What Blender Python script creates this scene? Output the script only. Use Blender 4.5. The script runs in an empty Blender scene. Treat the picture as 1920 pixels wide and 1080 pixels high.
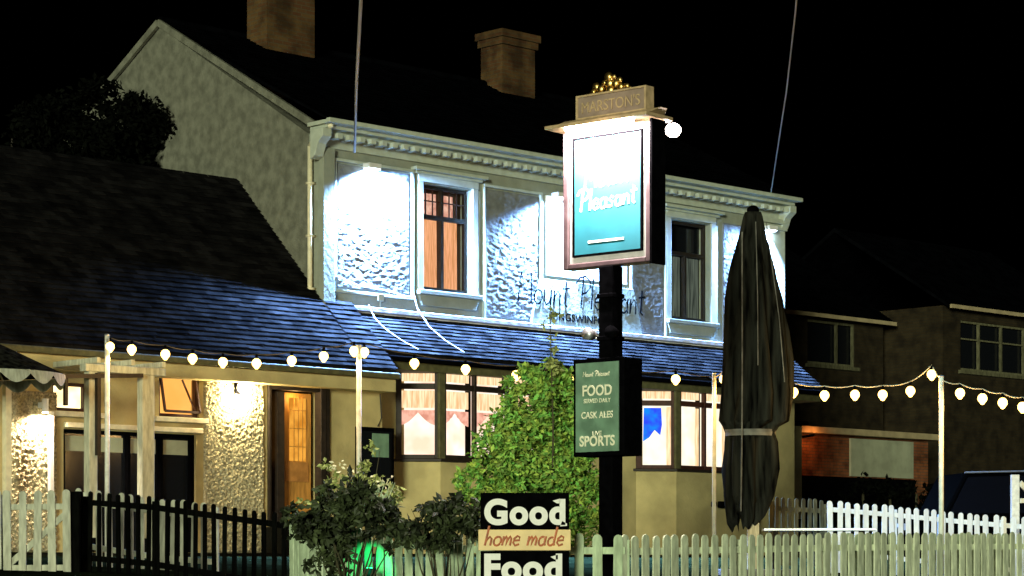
import bpy, bmesh, math, random
from mathutils import Vector, Matrix, noise
R = random.Random(7)
rad = math.radians
sc = bpy.context.scene
col = sc.collection
# ---------------------------------------------------------------- camera, world, light
F, HOR, EYE = 4400.0, 1060.0, 1.6
cd = bpy.data.cameras.new("camera"); cam = bpy.data.objects.new("camera", cd); col.objects.link(cam)
cam.location = (0, 0, EYE); cam.rotation_euler = (rad(90), 0, 0)
cd.sensor_width = 36; cd.lens = 36*F/1920; cd.shift_y = (HOR-540)/1920; cd.clip_end = 600; cd.clip_start = .1
sc.camera = cam
w = bpy.data.worlds.new("World"); sc.world = w; w.use_nodes = True
bgn = w.node_tree.nodes["Background"]
sky = w.node_tree.nodes.new("ShaderNodeTexSky"); sky.sky_type = 'NISHITA'; sky.sun_disc = False
sky.sun_elevation = rad(-6); sky.sun_rotation = rad(195)
w.node_tree.links.new(sky.outputs[0], bgn.inputs[0]); bgn.inputs[1].default_value = .0006
sl = bpy.data.lights.new("street_fill", 'SUN'); sl.energy = 1.9; sl.angle = rad(9); sl.color = (.94, 1, .72)  # weak parallel night light standing in for unseen street lamps
so = bpy.data.objects.new("street_fill", sl); col.objects.link(so)
so.rotation_euler = Vector((.20, .97, -.06)).to_track_quat('-Z', 'Y').to_euler()
sc.view_settings.view_transform = 'Standard'; sc.view_settings.look = 'None'
sc.view_settings.exposure = .5; sc.view_settings.gamma = 1
sc.cycles.use_denoising = True
sc.cycles.max_bounces = 5; sc.cycles.diffuse_bounces = 3; sc.cycles.glossy_bounces = 2
sc.cycles.transmission_bounces = 3; sc.cycles.transparent_max_bounces = 6
sc.cycles.sample_clamp_indirect = 4

# ---------------------------------------------------------------- frames
TH = rad(44); c, s = math.cos(TH), math.sin(TH)
CY = 40.0; CX = (600-960)/F*CY
def at(x, y, Y): return Vector(((x-960)/F*Y, Y, EYE+(HOR-y)/F*Y))
def W(u, v, z): return Vector((CX+u*c+v*s, CY+u*s-v*c, z))
def fac(x, y, v):
    r = (x-960)/F
    u = (r*(CY-v*c)-CX-v*s)/(c-r*s); Y = CY+u*s-v*c
    return u, EYE+(HOR-y)/F*Y
def vof(X, Y): return (X-CX)*s-(Y-CY)*c
HP = [(-200, 1.8), (2, 1.75), (4, 1.66), (6.5, 1.55), (10, 1.42), (14.5, .93), (17, .25), (18, .05), (20, -.02), (300, -.02)]
def gh(X, Y):
    v = vof(X, Y)
    for (a, ha), (b, hb) in zip(HP, HP[1:]):
        if v <= b:
            return ha+(hb-ha)*max(0, (v-a)/(b-a))
    return -.02

# ---------------------------------------------------------------- mesh builder
class MB:
    def __init__(self, off=None, uv=False):
        self.v = []; self.f = []; self.off = Vector(off) if off else Vector((0, 0, 0)); self.uv = uv
    def P(self, p):
        p = Vector(p)
        if self.uv: return Vector((p[0]-self.off[0], -(p[1]-self.off[1]), p[2]-self.off[2]))
        return p-self.off
    def add(self, vs, fs):
        n = len(self.v); self.v += [self.P(p) for p in vs]
        self.f += [tuple(i+n for i in f) for f in fs]
    def box(self, a, b):
        x0, x1 = sorted((a[0], b[0])); y0, y1 = sorted((a[1], b[1])); z0, z1 = sorted((a[2], b[2]))
        vs = [(x, y, z) for z in (z0, z1) for y in (y0, y1) for x in (x0, x1)]
        fs = [(0, 2, 3, 1), (4, 5, 7, 6), (0, 1, 5, 4), (2, 6, 7, 3), (0, 4, 6, 2), (1, 3, 7, 5)]
        self.add(vs, fs); return self
    def prism(self, poly, d):
        n = len(poly); d = Vector(d); vs = [Vector(p) for p in poly]; vs += [p+d for p in vs]
        self.add(vs, [tuple(range(n)), tuple(range(2*n-1, n-1, -1))]+[(i, i+n, (i+1) % n+n, (i+1) % n) for i in range(n)])
        return self
    def slab(self, p, q, w_, h, up=(0, 0, 1), depth_dir=None):
        p = Vector(p); q = Vector(q); d = (q-p).normalized()
        a = Vector(depth_dir).normalized() if depth_dir else d.cross(Vector(up)).normalized()
        b = d.cross(a).normalized()
        r = [p+a*sx*w_/2+b*sy*h/2 for sx, sy in ((-1, -1), (1, -1), (1, 1), (-1, 1))]
        return self.prism(r, q-p)
    def tube(self, pts, rr, n=8, cap=True):
        pts = [Vector(p) for p in pts]
        if not hasattr(rr, '__len__'): rr = [rr]*len(pts)
        vs = []; fs = []
        for i, p in enumerate(pts):
            t = (pts[min(i+1, len(pts)-1)]-pts[max(i-1, 0)])
            t = t.normalized() if t.length > 1e-9 else Vector((0, 0, 1))
            a = t.cross(Vector((0, 0, 1)) if abs(t.z) < .9 else Vector((1, 0, 0))).normalized(); b = t.cross(a)
            for k in range(n):
                g = 2*math.pi*k/n
                vs.append(p+(a*math.cos(g)+b*math.sin(g))*rr[i])
        for i in range(len(pts)-1):
            for k in range(n):
                fs.append((i*n+k, i*n+(k+1) % n, (i+1)*n+(k+1) % n, (i+1)*n+k))
        if cap: fs += [tuple(range(n-1, -1, -1)), tuple(range((len(pts)-1)*n, len(pts)*n))]
        self.add(vs, fs); return self
    def ball(self, p, r, nu=12, nv=8):
        p = Vector(p); r = Vector(r if hasattr(r, '__len__') else (r, r, r)); vs = [p+Vector((0, 0, r.z))]
        for i in range(1, nv):
            for k in range(nu):
                a = math.pi*i/nv; b = 2*math.pi*k/nu
                vs.append(p+Vector((r.x*math.sin(a)*math.cos(b), r.y*math.sin(a)*math.sin(b), r.z*math.cos(a))))
        vs.append(p-Vector((0, 0, r.z))); fs = []
        for k in range(nu):
            fs.append((0, 1+k, 1+(k+1) % nu)); fs.append((len(vs)-1, len(vs)-1-nu+(k+1) % nu, len(vs)-1-nu+k))
        for i in range(nv-2):
            for k in range(nu):
                fs.append((1+i*nu+k, 1+(i+1)*nu+k, 1+(i+1)*nu+(k+1) % nu, 1+i*nu+(k+1) % nu))
        self.add(vs, fs); return self
    def build(self, name, m, parent=None, smooth=False, bevel=0, loc=None, recalc=True):
        me = bpy.data.meshes.new(name); me.from_pydata([tuple(v) for v in self.v], [], self.f)
        if recalc:
            bm = bmesh.new(); bm.from_mesh(me); bmesh.ops.recalc_face_normals(bm, faces=bm.faces); bm.to_mesh(me); bm.free()
        if smooth: me.polygons.foreach_set('use_smooth', [True]*len(me.polygons))
        me.materials.append(m)
        o = bpy.data.objects.new(name, me); col.objects.link(o)
        if parent: o.parent = parent
        if loc is not None: o.location = loc
        if bevel:
            b = o.modifiers.new('bevel', 'BEVEL'); b.width = bevel; b.segments = 2; b.limit_method = 'ANGLE'
        return o
def tag(o, label=None, cat=None, group=None, kind=None):
    if label: o['label'] = label
    if cat: o['category'] = cat
    if group: o['group'] = group
    if kind: o['kind'] = kind
    return o
def empty(name, loc, rz=0, label=None, cat=None, group=None):
    o = bpy.data.objects.new(name, None); col.objects.link(o); o.location = loc; o.rotation_euler = (0, 0, rz)
    o.empty_display_size = .2
    return tag(o, label, cat, group)
def lamp(name, kind, loc, energy, color, parent=None, rot=None, **k):
    l = bpy.data.lights.new(name, kind); l.energy = energy; l.color = color
    for a, b in k.items(): setattr(l, a, b)
    o = bpy.data.objects.new(name, l); col.objects.link(o); o.location = loc
    if parent: o.parent = parent
    if rot is not None: o.rotation_euler = Vector(rot).to_track_quat('-Z', 'Y').to_euler()
    return o

# ---------------------------------------------------------------- materials
def mat(name, colr, rough=.7, metal=0, var=0, vscale=6, bump=0, bscale=30, col2=None, stretch=(1, 1, 1), spec=.4, detail=6, island=0, coord='Object'):
    m = bpy.data.materials.new(name); m.use_nodes = True; nt = m.node_tree; b = nt.nodes['Principled BSDF']
    b.inputs['Base Color'].default_value = (*colr, 1); b.inputs['Roughness'].default_value = rough
    b.inputs['Metallic'].default_value = metal; b.inputs['Specular IOR Level'].default_value = spec
    if spec <= .1: b.inputs['IOR'].default_value = 1.01+spec*.6
    tc = nt.nodes.new('ShaderNodeTexCoord'); mp = nt.nodes.new('ShaderNodeMapping'); mp.inputs['Scale'].default_value = stretch
    nt.links.new(tc.outputs[coord], mp.inputs[0])
    last = None
    if var or col2:
        n = nt.nodes.new('ShaderNodeTexNoise'); n.inputs['Scale'].default_value = vscale; n.inputs['Detail'].default_value = detail
        nt.links.new(mp.outputs[0], n.inputs[0])
        r = nt.nodes.new('ShaderNodeValToRGB'); nt.links.new(n.outputs[0], r.inputs[0])
        r.color_ramp.elements[0].position = .35; r.color_ramp.elements[1].position = .65
        c2 = col2 or tuple(x*(1-var) for x in colr)
        c1 = colr if col2 else tuple(min(1, x*(1+var*.5)) for x in colr)
        r.color_ramp.elements[0].color = (*c2, 1); r.color_ramp.elements[1].color = (*c1, 1)
        last = r.outputs[0]
    if island:
        g = nt.nodes.new('ShaderNodeNewGeometry'); h = nt.nodes.new('ShaderNodeHueSaturation')
        mr = nt.nodes.new('ShaderNodeMapRange'); mr.inputs['To Min'].default_value = 1-island; mr.inputs['To Max'].default_value = 1+island
        nt.links.new(g.outputs['Random Per Island'], mr.inputs[0]); nt.links.new(mr.outputs[0], h.inputs['Value'])
        if last: nt.links.new(last, h.inputs['Color'])
        else: h.inputs['Color'].default_value = (*colr, 1)
        last = h.outputs[0]
    if last: nt.links.new(last, b.inputs['Base Color'])
    if bump:
        n2 = nt.nodes.new('ShaderNodeTexNoise'); n2.inputs['Scale'].default_value = bscale; n2.inputs['Detail'].default_value = 3
        nt.links.new(mp.outputs[0], n2.inputs[0]); bp = nt.nodes.new('ShaderNodeBump'); bp.inputs['Strength'].default_value = 1
        bp.inputs['Distance'].default_value = bump
        nt.links.new(n2.outputs[0], bp.inputs['Height']); nt.links.new(bp.outputs[0], b.inputs['Normal'])
    return m
def emat(name, colr, st, var=None, vscale=3, stretch=(1, 1, 1)):
    m = bpy.data.materials.new(name); m.use_nodes = True; nt = m.node_tree
    nt.nodes.remove(nt.nodes['Principled BSDF']); e = nt.nodes.new('ShaderNodeEmission')
    e.inputs[0].default_value = (*colr, 1); e.inputs[1].default_value = st
    nt.links.new(e.outputs[0], nt.nodes['Material Output'].inputs[0])
    if var:
        tc = nt.nodes.new('ShaderNodeTexCoord'); mp = nt.nodes.new('ShaderNodeMapping'); mp.inputs['Scale'].default_value = stretch
        n = nt.nodes.new('ShaderNodeTexNoise'); n.inputs['Scale'].default_value = vscale; r = nt.nodes.new('ShaderNodeValToRGB')
        nt.links.new(tc.outputs['Object'], mp.inputs[0]); nt.links.new(mp.outputs[0], n.inputs[0]); nt.links.new(n.outputs[0], r.inputs[0])
        r.color_ramp.elements[0].position = .35; r.color_ramp.elements[1].position = .62
        r.color_ramp.elements[0].color = (*var, 1); r.color_ramp.elements[1].color = (*colr, 1); nt.links.new(r.outputs[0], e.inputs[0])
    return m
def brick(name, c1, c2, mortar, sc_=1.0):
    m = mat(name, c1, .9, spec=.2); nt = m.node_tree; b = nt.nodes['Principled BSDF']
    tc = nt.nodes.new('ShaderNodeTexCoord'); sp = nt.nodes.new('ShaderNodeSeparateXYZ'); nt.links.new(tc.outputs['Object'], sp.inputs[0])
    ad = nt.nodes.new('ShaderNodeMath'); nt.links.new(sp.outputs[0], ad.inputs[0]); nt.links.new(sp.outputs[1], ad.inputs[1])
    cb = nt.nodes.new('ShaderNodeCombineXYZ'); nt.links.new(ad.outputs[0], cb.inputs[0]); nt.links.new(sp.outputs[2], cb.inputs[1])
    t = nt.nodes.new('ShaderNodeTexBrick'); nt.links.new(cb.outputs[0], t.inputs[0])
    t.inputs['Color1'].default_value = (*c1, 1); t.inputs['Color2'].default_value = (*c2, 1); t.inputs['Mortar'].default_value = (*mortar, 1)
    t.inputs['Scale'].default_value = sc_; t.inputs['Brick Width'].default_value = .225; t.inputs['Row Height'].default_value = .075
    t.inputs['Mortar Size'].default_value = .008; t.inputs['Bias'].default_value = -.2
    n = nt.nodes.new('ShaderNodeTexNoise'); n.inputs['Scale'].default_value = 2.5; n.inputs['Detail'].default_value = 8
    nt.links.new(tc.outputs['Object'], n.inputs[0])
    mx = nt.nodes.new('ShaderNodeMix'); mx.data_type = 'RGBA'; mx.blend_type = 'MULTIPLY'; mx.inputs[0].default_value = .85
    r = nt.nodes.new('ShaderNodeValToRGB'); r.color_ramp.elements[0].position = .35; r.color_ramp.elements[0].color = (.25, .22, .2, 1); r.color_ramp.elements[1].position = .6
    nt.links.new(n.outputs[0], r.inputs[0]); nt.links.new(t.outputs[0], mx.inputs[6]); nt.links.new(r.outputs[0], mx.inputs[7])
    nt.links.new(mx.outputs[2], b.inputs['Base Color'])
    bp = nt.nodes.new('ShaderNodeBump'); bp.inputs['Distance'].default_value = .006; nt.links.new(t.outputs['Fac'], bp.inputs['Height']); bp.invert = True
    nt.links.new(bp.outputs[0], b.inputs['Normal'])
    return m
M = {
 'rough': mat('roughcast', (.185, .195, .19), 1, var=.25, vscale=5, bump=.004, bscale=42, stretch=(1, 1, 1.5), spec=.1),
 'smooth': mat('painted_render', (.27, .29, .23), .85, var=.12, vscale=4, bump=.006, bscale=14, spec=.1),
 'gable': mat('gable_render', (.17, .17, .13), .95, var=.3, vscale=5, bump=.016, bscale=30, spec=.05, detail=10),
 'lower': mat('lower_render', (.50, .42, .20), .9, var=.25, vscale=1.6, bump=.006, bscale=20, spec=.1),
 'pebble': mat('pebble_render', (.42, .38, .24), .9, var=.45, vscale=28, bump=.035, bscale=30, spec=.1, detail=2),
 'trim': mat('painted_trim', (.44, .48, .39), .6, var=.12, vscale=7, spec=.2),
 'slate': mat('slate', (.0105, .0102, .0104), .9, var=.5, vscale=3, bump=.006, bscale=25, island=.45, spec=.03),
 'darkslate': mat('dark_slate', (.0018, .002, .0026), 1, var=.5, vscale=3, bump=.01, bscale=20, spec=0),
 'lead': mat('flashing', (.55, .57, .6), .6, var=.15, bump=.01, bscale=8),
 'black': mat('black_paint', (.002, .002, .0025), .8, var=.4, vscale=12, spec=.08),
 'blackframe': mat('dark_timber', (.02, .014, .010), .55, var=.4, vscale=12, spec=.3),
 'redframe': mat('stained_timber', (.05, .016, .010), .55, var=.4, vscale=12, spec=.3),
 'oldgreen': mat('mullion_paint', (.09, .085, .035), .7, var=.3, vscale=10),
 'gold': mat('gilt', (.85, .56, .17), .35, 1, var=.2, vscale=12, bump=.004, bscale=30),
 'goldp': mat('gilt_paint', (.50, .36, .20), .5, var=.25, vscale=14),
 'white': mat('white_paint', (.78, .78, .74), .5, var=.08, vscale=9),
 'cream': mat('cream_paint', (.72, .66, .45), .5, var=.15, vscale=9),
 'postp': mat('post_paint', (.70, .68, .58), .45, var=.2, vscale=14),
 'sage': mat('sage_fence_paint', (.50, .62, .40), .75, var=.28, vscale=7, stretch=(3, 3, .7), bump=.003, bscale=60, island=.14, spec=.15),
 'olive': mat('olive_fence_paint', (.62, .68, .48), .75, var=.3, vscale=7, stretch=(3, 3, .7), bump=.003, bscale=60, island=.18, spec=.15),
 'greyf': mat('grey_fence_paint', (.46, .47, .35), .75, var=.28, vscale=7, stretch=(3, 3, .7), bump=.003, bscale=60, island=.14, spec=.15),
 'darkf': mat('dark_fence', (.003, .0032, .0026), .9, var=.5, vscale=8, stretch=(3, 3, .6), island=.3, spec=.08),  # near-black base colour for the left fence and gate post
 'whitef': mat('white_fence_paint', (.62, .66, .68), .7, var=.12, vscale=7, stretch=(3, 3, .7), island=.1, spec=.15),
 'darkolf': mat('unlit_paint', (.11, .105, .06), .85, var=.4, vscale=7, stretch=(3, 3, .7), island=.3, spec=.1),  # dimness of unlit fence and house frames put into the colour
 'canvas': mat('parasol_canvas', (.028, .029, .023), .95, col2=(.003, .003, .0026), vscale=3, stretch=(4, 4, .35), bump=.015, bscale=6, spec=.1),
 'strap': mat('strap_webbing', (.16, .16, .14), .9, var=.5, vscale=5),
 'wood': mat('parasol_pole_wood', (.6, .5, .3), .55, var=.25, vscale=8, stretch=(4, 4, .5)),
 'teal': mat('teal_sign_paint', (.017, .13, .17), .45, var=.14, vscale=3),
 'green': mat('menu_green', (.16, .28, .19), .5, var=.25, vscale=6),
 'letter': mat('cream_lettering', (.85, .83, .6), .5, var=.1, vscale=20),
 'wlet': mat('white_lettering', (.85, .84, .78), .5, var=.06, vscale=20),
 'blet': mat('black_lettering', (.003, .004, .005), 1, spec=0),
 'mount': mat('sign_mount', (.62, .6, .6), .5, var=.15, vscale=9),
 'mauve': mat('sign_frame', (.07, .045, .05), .45, var=.3, vscale=9),
 'orange': mat('banner_cream', (.85, .62, .28), .5, var=.12, vscale=8),
 'brown': mat('banner_script', (.42, .09, .008), .5, var=.35, vscale=20),
 'leaf': mat('leaf', (.30, .38, .06), .6, var=.3, vscale=9, island=.55, spec=.25, col2=(.12, .36, .06)),
 'leafd': mat('dark_leaf', (.05, .068, .024), .6, col2=(.01, .014, .006), vscale=5, island=.6, spec=.3),
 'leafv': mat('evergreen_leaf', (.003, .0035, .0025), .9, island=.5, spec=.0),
 'leafo': mat('flower_leaf', (.28, .32, .10), .6, island=.5, spec=.25),
 'petal': mat('petal', (.75, .72, .45), .6, island=.2),
 'stem': mat('stem', (.05, .045, .02), .8),
 'bark': mat('bark', (.03, .025, .018), .9, bump=.02, bscale=12),
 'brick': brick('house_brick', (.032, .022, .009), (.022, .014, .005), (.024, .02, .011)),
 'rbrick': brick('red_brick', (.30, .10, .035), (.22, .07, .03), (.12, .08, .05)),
 'cbrick': brick('chimney_brick', (.11, .06, .02), (.09, .035, .014), (.10, .07, .035)),
 'glass': mat('dark_glass', (.006, .007, .009), .12, spec=.5),
 'metal': mat('galvanised', (.45, .46, .48), .4, .7, var=.2),
 'grass': mat('rough_grass', (.008, .012, .005), 1, var=.5, vscale=1.5, bump=.03, bscale=9, spec=0),
 'asphalt': mat('asphalt', (.045, .045, .045), .9, var=.3, vscale=.6, bump=.006, bscale=60),
 'paving': mat('paving', (.16, .155, .14), .9, var=.2, vscale=1.2, bump=.004, bscale=40),
 'kerb': mat('kerb_stone', (.24, .23, .21), .85, var=.2),
 'patio': mat('patio_paving', (.009, .009, .007), 1, spec=0, var=.3, vscale=1.1, bump=.005, bscale=30),
 'car': mat('dark_car_paint', (.0008, .0007, .0006), 1, spec=0),
 'carglass': mat('car_glass', (.003, .003, .0035), .3, spec=.1),
 'rubber': mat('rubber', (.012, .012, .012), .9),
 'cable': mat('cable_sheath', (.55, .55, .58), .5),
 'dcable': mat('dark_cable', (.02, .018, .015), .7),
 'panel': mat('pale_board', (.36, .38, .26), .8, var=.2, vscale=3),
 'fascia': mat('pale_fascia', (.40, .32, .18), .6, var=.2, vscale=4),
 'dim': mat('dim_interior', (.05, .03, .015), .9),
 # lamps, and lit window parts that glow in place of room light
 'bulb': emat('bulb_glow', (1, .60, .14), 6.5),
 'flood': emat('flood_lens', (.55, .75, 1), 60),
 'wlamp': emat('wall_lamp_glow', (1, .78, .42), 30),
 'slamp': emat('sign_lamp_glow', (1, .86, .74), 40),
 'glens': emat('green_lens', (.02, 1, .25), 6),
 'room': emat('lit_room', (1, .88, .76), .98, var=(1, .64, .45), vscale=2.2),
 'roomc': emat('lit_net_curtain', (1, .92, .76), .92, var=(1, .82, .58), vscale=3),
 'curtain': emat('lit_curtain', (.72, .34, .17), 1.0, var=(.50, .21, .08), vscale=9, stretch=(5, 5, .35)),
 'drape': emat('lit_drape', (1, .74, .45), .95, var=(.72, .42, .2), vscale=7, stretch=(4, 4, .4)),
 'swag': emat('lit_swag', (.85, .45, .33), .9, var=(.62, .26, .18), vscale=9),
 'amber': emat('amber_blind', (1, .47, .11), .92, var=(1, .40, .08), vscale=2),
 'paleroom': emat('pale_lit_room', (1, .85, .5), 1.7, var=(1, .68, .26), vscale=3),
 'doorlight': emat('door_glow', (.85, .38, .05), .8, var=(.6, .22, .02), vscale=5),
 'blueflag': emat('backlit_pennant', (.03, .07, .95), .8, var=(.01, .25, .9), vscale=5),
 'dimcurt': emat('dim_curtain', (.07, .085, .065), 1, var=(.02, .025, .02), vscale=9, stretch=(5, 5, .2)),  # faint glow put into the unlit window's curtain
 'leadl': emat('leaded_pane', (.55, .22, .15), .75, var=(.9, .55, .4), vscale=8),
}
M['plaque'] = mat('plaque_paint', (.30, .22, .17), .5, var=.2, vscale=8)
# inner doors: plain tan wood
M['tan'] = mat('tan_wood', (.50, .24, .05), .6, var=.3, vscale=6, stretch=(4, 4, .5)); M['tanp'] = mat('kick_panel', (.45, .20, .05), .6, var=.35, vscale=5)

# ---------------------------------------------------------------- setting
xs = [-90, -60, -40, -30]+[-24+i*1.0 for i in range(49)]+[30, 40, 60, 90]
ys = [-12, -6, 0, 4]+[7+i*1.0 for i in range(60)]+[72, 80, 95, 120, 160]
g = MB(); vs = [(x, y, gh(x, y)) for y in ys for x in xs]; nx = len(xs)
g.add(vs, [(j*nx+i, j*nx+i+1, (j+1)*nx+i+1, (j+1)*nx+i) for j in range(len(ys)-1) for i in range(nx-1)])
tag(g.build('ground', M['grass'], smooth=True), kind='structure')
def strip(name, v0, v1, z, m, u0=-55, u1=60, th=None):
    b = MB(off=(0, 0, 0), uv=False)
    q = [W(u0, v0, z), W(u1, v0, z), W(u1, v1, z), W(u0, v1, z)]
    if th: b.prism(q, (0, 0, -th))
    else: b.add(q, [(0, 1, 2, 3)])
    return tag(b.build(name, m), kind='structure')
strip('road', 20.16, 27.5, 0.0, M['asphalt']); strip('kerb', 20.0, 20.15, .125, M['kerb'], th=.3)
strip('pavement', 18.1, 19.99, .115, M['paving'], th=.3)
strip('pub_patio', -.2, 1.98, 1.79, M['patio'], -12, 16, th=.2)

# ---------------------------------------------------------------- pub
PB = (0, 0, 1.7)
pub = empty('pub_building', W(0, 0, 1.7), TH, 'cream rendered two storey pub with blue lit slate lean-to roof, bay windows and dentil cornice', 'pub')
def FB(): return MB(off=PB, uv=True)
def wall_open(mb, u0, u1, z0, z1, v0, v1, ops):
    us = sorted({u0, u1}|{o[0] for o in ops}|{o[1] for o in ops}); zs = sorted({z0, z1}|{o[2] for o in ops}|{o[3] for o in ops})
    for i in range(len(us)-1):
        run = None
        for j in range(len(zs)-1):
            um = (us[i]+us[i+1])/2; zm = (zs[j]+zs[j+1])/2
            hole = any(o[0] < um < o[1] and o[2] < zm < o[3] for o in ops)
            if hole:
                if run is not None: mb.box((us[i], v0, run), (us[i+1], v1, zs[j])); run = None
            elif run is None: run = zs[j]
        if run is not None: mb.box((us[i], v0, run), (us[i+1], v1, z1))
L = 12.29; DEP = 9.3; EZ = 9.0; RZ = 11.62
W1 = (2.33, 3.53, 6.5, 8.38); W2 = (8.86, 10.06, 6.46, 8.42); W3 = (5.95, 7.15, 7.05, 8.42)
uw = FB(); wall_open(uw, 0, L, 5.5, EZ, -.3, 0, [W1, W2]); uw.build('front_wall', M['smooth'], pub)
# displaced roughcast panels (real relief)
def rough_panel(u0, u1, z0, z1, v=.02, amp=.011, step=.016, m='rough', sc_=(8, 17), name='roughcast_panel'):
    b = FB(); nu = max(2, int((u1-u0)/step)); nz = max(2, int((z1-z0)/step)); vs = []
    for j in range(nz+1):
        for i in range(nu+1):
            u = u0+(u1-u0)*i/nu; z = z0+(z1-z0)*j/nz
            n = .75*noise.noise((u*sc_[0], 3, z*sc_[1]))+.5*noise.noise((u*sc_[0]*2.3, 9, z*sc_[1]*1.9))+.3*noise.noise((u*sc_[0]*.35, 5, z*sc_[1]*.3))
            e = 0 if i in (0, nu) or j in (0, nz) else 1
            vs.append((u, v+(max(0, n+.8)*amp*e if e else -.015), z))
    b.add(vs, [(j*(nu+1)+i, j*(nu+1)+i+1, (j+1)*(nu+1)+i+1, (j+1)*(nu+1)+i) for j in range(nz) for i in range(nu)])
    return b.build(name, M[m], pub, smooth=True)
rough_panel(.36, 2.02, 6.36, 8.5); rough_panel(3.86, 5.22, 6.12, 8.45); rough_panel(7.75, 8.66, 6.1, 8.45); rough_panel(10.42, 11.15, 6.1, 8.5)
rough_panel(-3.12, -1.93, 1.8, 4.78, v=.92, amp=.035, step=.016, m='pebble', sc_=(24, 24), name='pebbledash_panel')
rough_panel(-6.75, -5.85, 1.8, 4.2, v=.92, amp=.035, step=.018, m='pebble', sc_=(20, 20), name='pebbledash_panel')
# panel mouldings, plinth band, corner strips
for (a0, a1, z0, z1) in ((.33, 2.05, 6.33, 8.53), (3.84, 5.24, 6.09, 8.48), (7.73, 8.68, 6.07, 8.48)):
    b = FB(); b.box((a0-.05, 0, z0), (a0, .06, z1)); b.box((a1, 0, z0), (a1+.05, .06, z1)); b.box((a0-.05, 0, z1), (a1+.05, .06, z1+.05)); b.box((a0-.05, 0, z0-.05), (a1+.05, .06, z0))
    b.build('panel_moulding', M['trim'], pub, bevel=.008)
b = FB(); b.box((-.02, -.02, 5.55), (.24, .115, 8.72)); b.build('pilaster', M['smooth'], pub, bevel=.01)
b = FB(); b.box((11.2, 0, 5.5), (L+.02, .09, 8.62)); b.build('pilaster', M['trim'], pub, bevel=.01)
b = FB(); b.box((11.14, 0, 8.622), (L+.08, .16, 8.72)); b.box((11.17, 0, 8.50), (L+.05, .13, 8.56)); b.build('pilaster_capital', M['trim'], pub, bevel=.01)
b = FB(); b.box((5.4, 0, 7.0), (7.6, .045, 8.5)); b.build('smooth_panel', M['white'], pub, bevel=.01)
# wall base ledge
b = FB(); b.box((-.03, -.05, 5.99), (L, .15, 6.07)); b.box((-.03, 0, 5.86), (L, .07, 5.988)); b.build('base_ledge', M['lead'], pub, bevel=.01)
# frieze + cornice + dentils
b = FB(); b.box((.0, 0, 8.73), (L, .05, 8.95)); b.box((-.14, -.1, 9.0), (L+.03, .34, 9.06)); b.box((-.2, -.1, 9.063), (L+.06, .40, 9.13))
b.box((-.1, 0, 8.952), (L+.0, .18, 8.998)); b.build('cornice', M['trim'], pub, bevel=.006)
b = FB()
n = 50
for i in range(n):
    u = -.05+(L-.05)*i/(n-1); b.box((u-.055, .055, 8.86), (u+.055, .30, 8.948))
b.build('dentil_course', M['trim'], pub, bevel=.006)
b = FB(); b.box((-.2, .402, 9.07), (L+.1, .5, 9.15)); b.build('gutter', M['trim'], pub, bevel=.012)
for u0 in (-.22, L-.12):   # scrolled bracket at the left corner and the right end
    b = FB(); b.prism([(u0, .0, 8.5), (u0, .12, 8.55), (u0, .2, 8.75), (u0, .34, 8.86), (u0, .34, 8.995), (u0, .0, 8.995)], (.2, 0, 0))
    b.build('eaves_bracket', M['trim'], pub, bevel=.01)
# gable
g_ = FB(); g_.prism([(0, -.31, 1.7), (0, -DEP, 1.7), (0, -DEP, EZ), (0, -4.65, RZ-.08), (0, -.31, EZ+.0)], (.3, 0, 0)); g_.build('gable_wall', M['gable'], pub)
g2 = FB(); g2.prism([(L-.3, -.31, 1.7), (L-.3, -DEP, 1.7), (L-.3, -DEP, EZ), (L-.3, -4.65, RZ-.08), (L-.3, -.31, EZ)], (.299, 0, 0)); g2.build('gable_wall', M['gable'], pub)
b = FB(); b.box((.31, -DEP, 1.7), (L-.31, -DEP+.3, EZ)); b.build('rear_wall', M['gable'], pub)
b = FB(); b.slab((-.03, .05, EZ+.03), (-.03, -4.65, RZ), .07, .12, depth_dir=(1, 0, 0)); b.slab((-.03, -4.66, RZ), (-.03, -DEP-.1, EZ+.03), .07, .12, depth_dir=(1, 0, 0)); b.build('verge_board', M['gable'], pub)
b = FB(); b.tube([(-.09, -.16, 8.75), (-.09, -.16, 5.9)], .045, 10); b.tube([(-.09, -.16, 8.75), (-.09, .1, 9.0), (-.05, .4, 9.05)], .045, 10)
for z in (6.3, 7.2, 8.1): b.box((-.15, -.22, z), (0, -.1, z+.04))
b.build('downpipe', M['cream'], pub, smooth=True)
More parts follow.
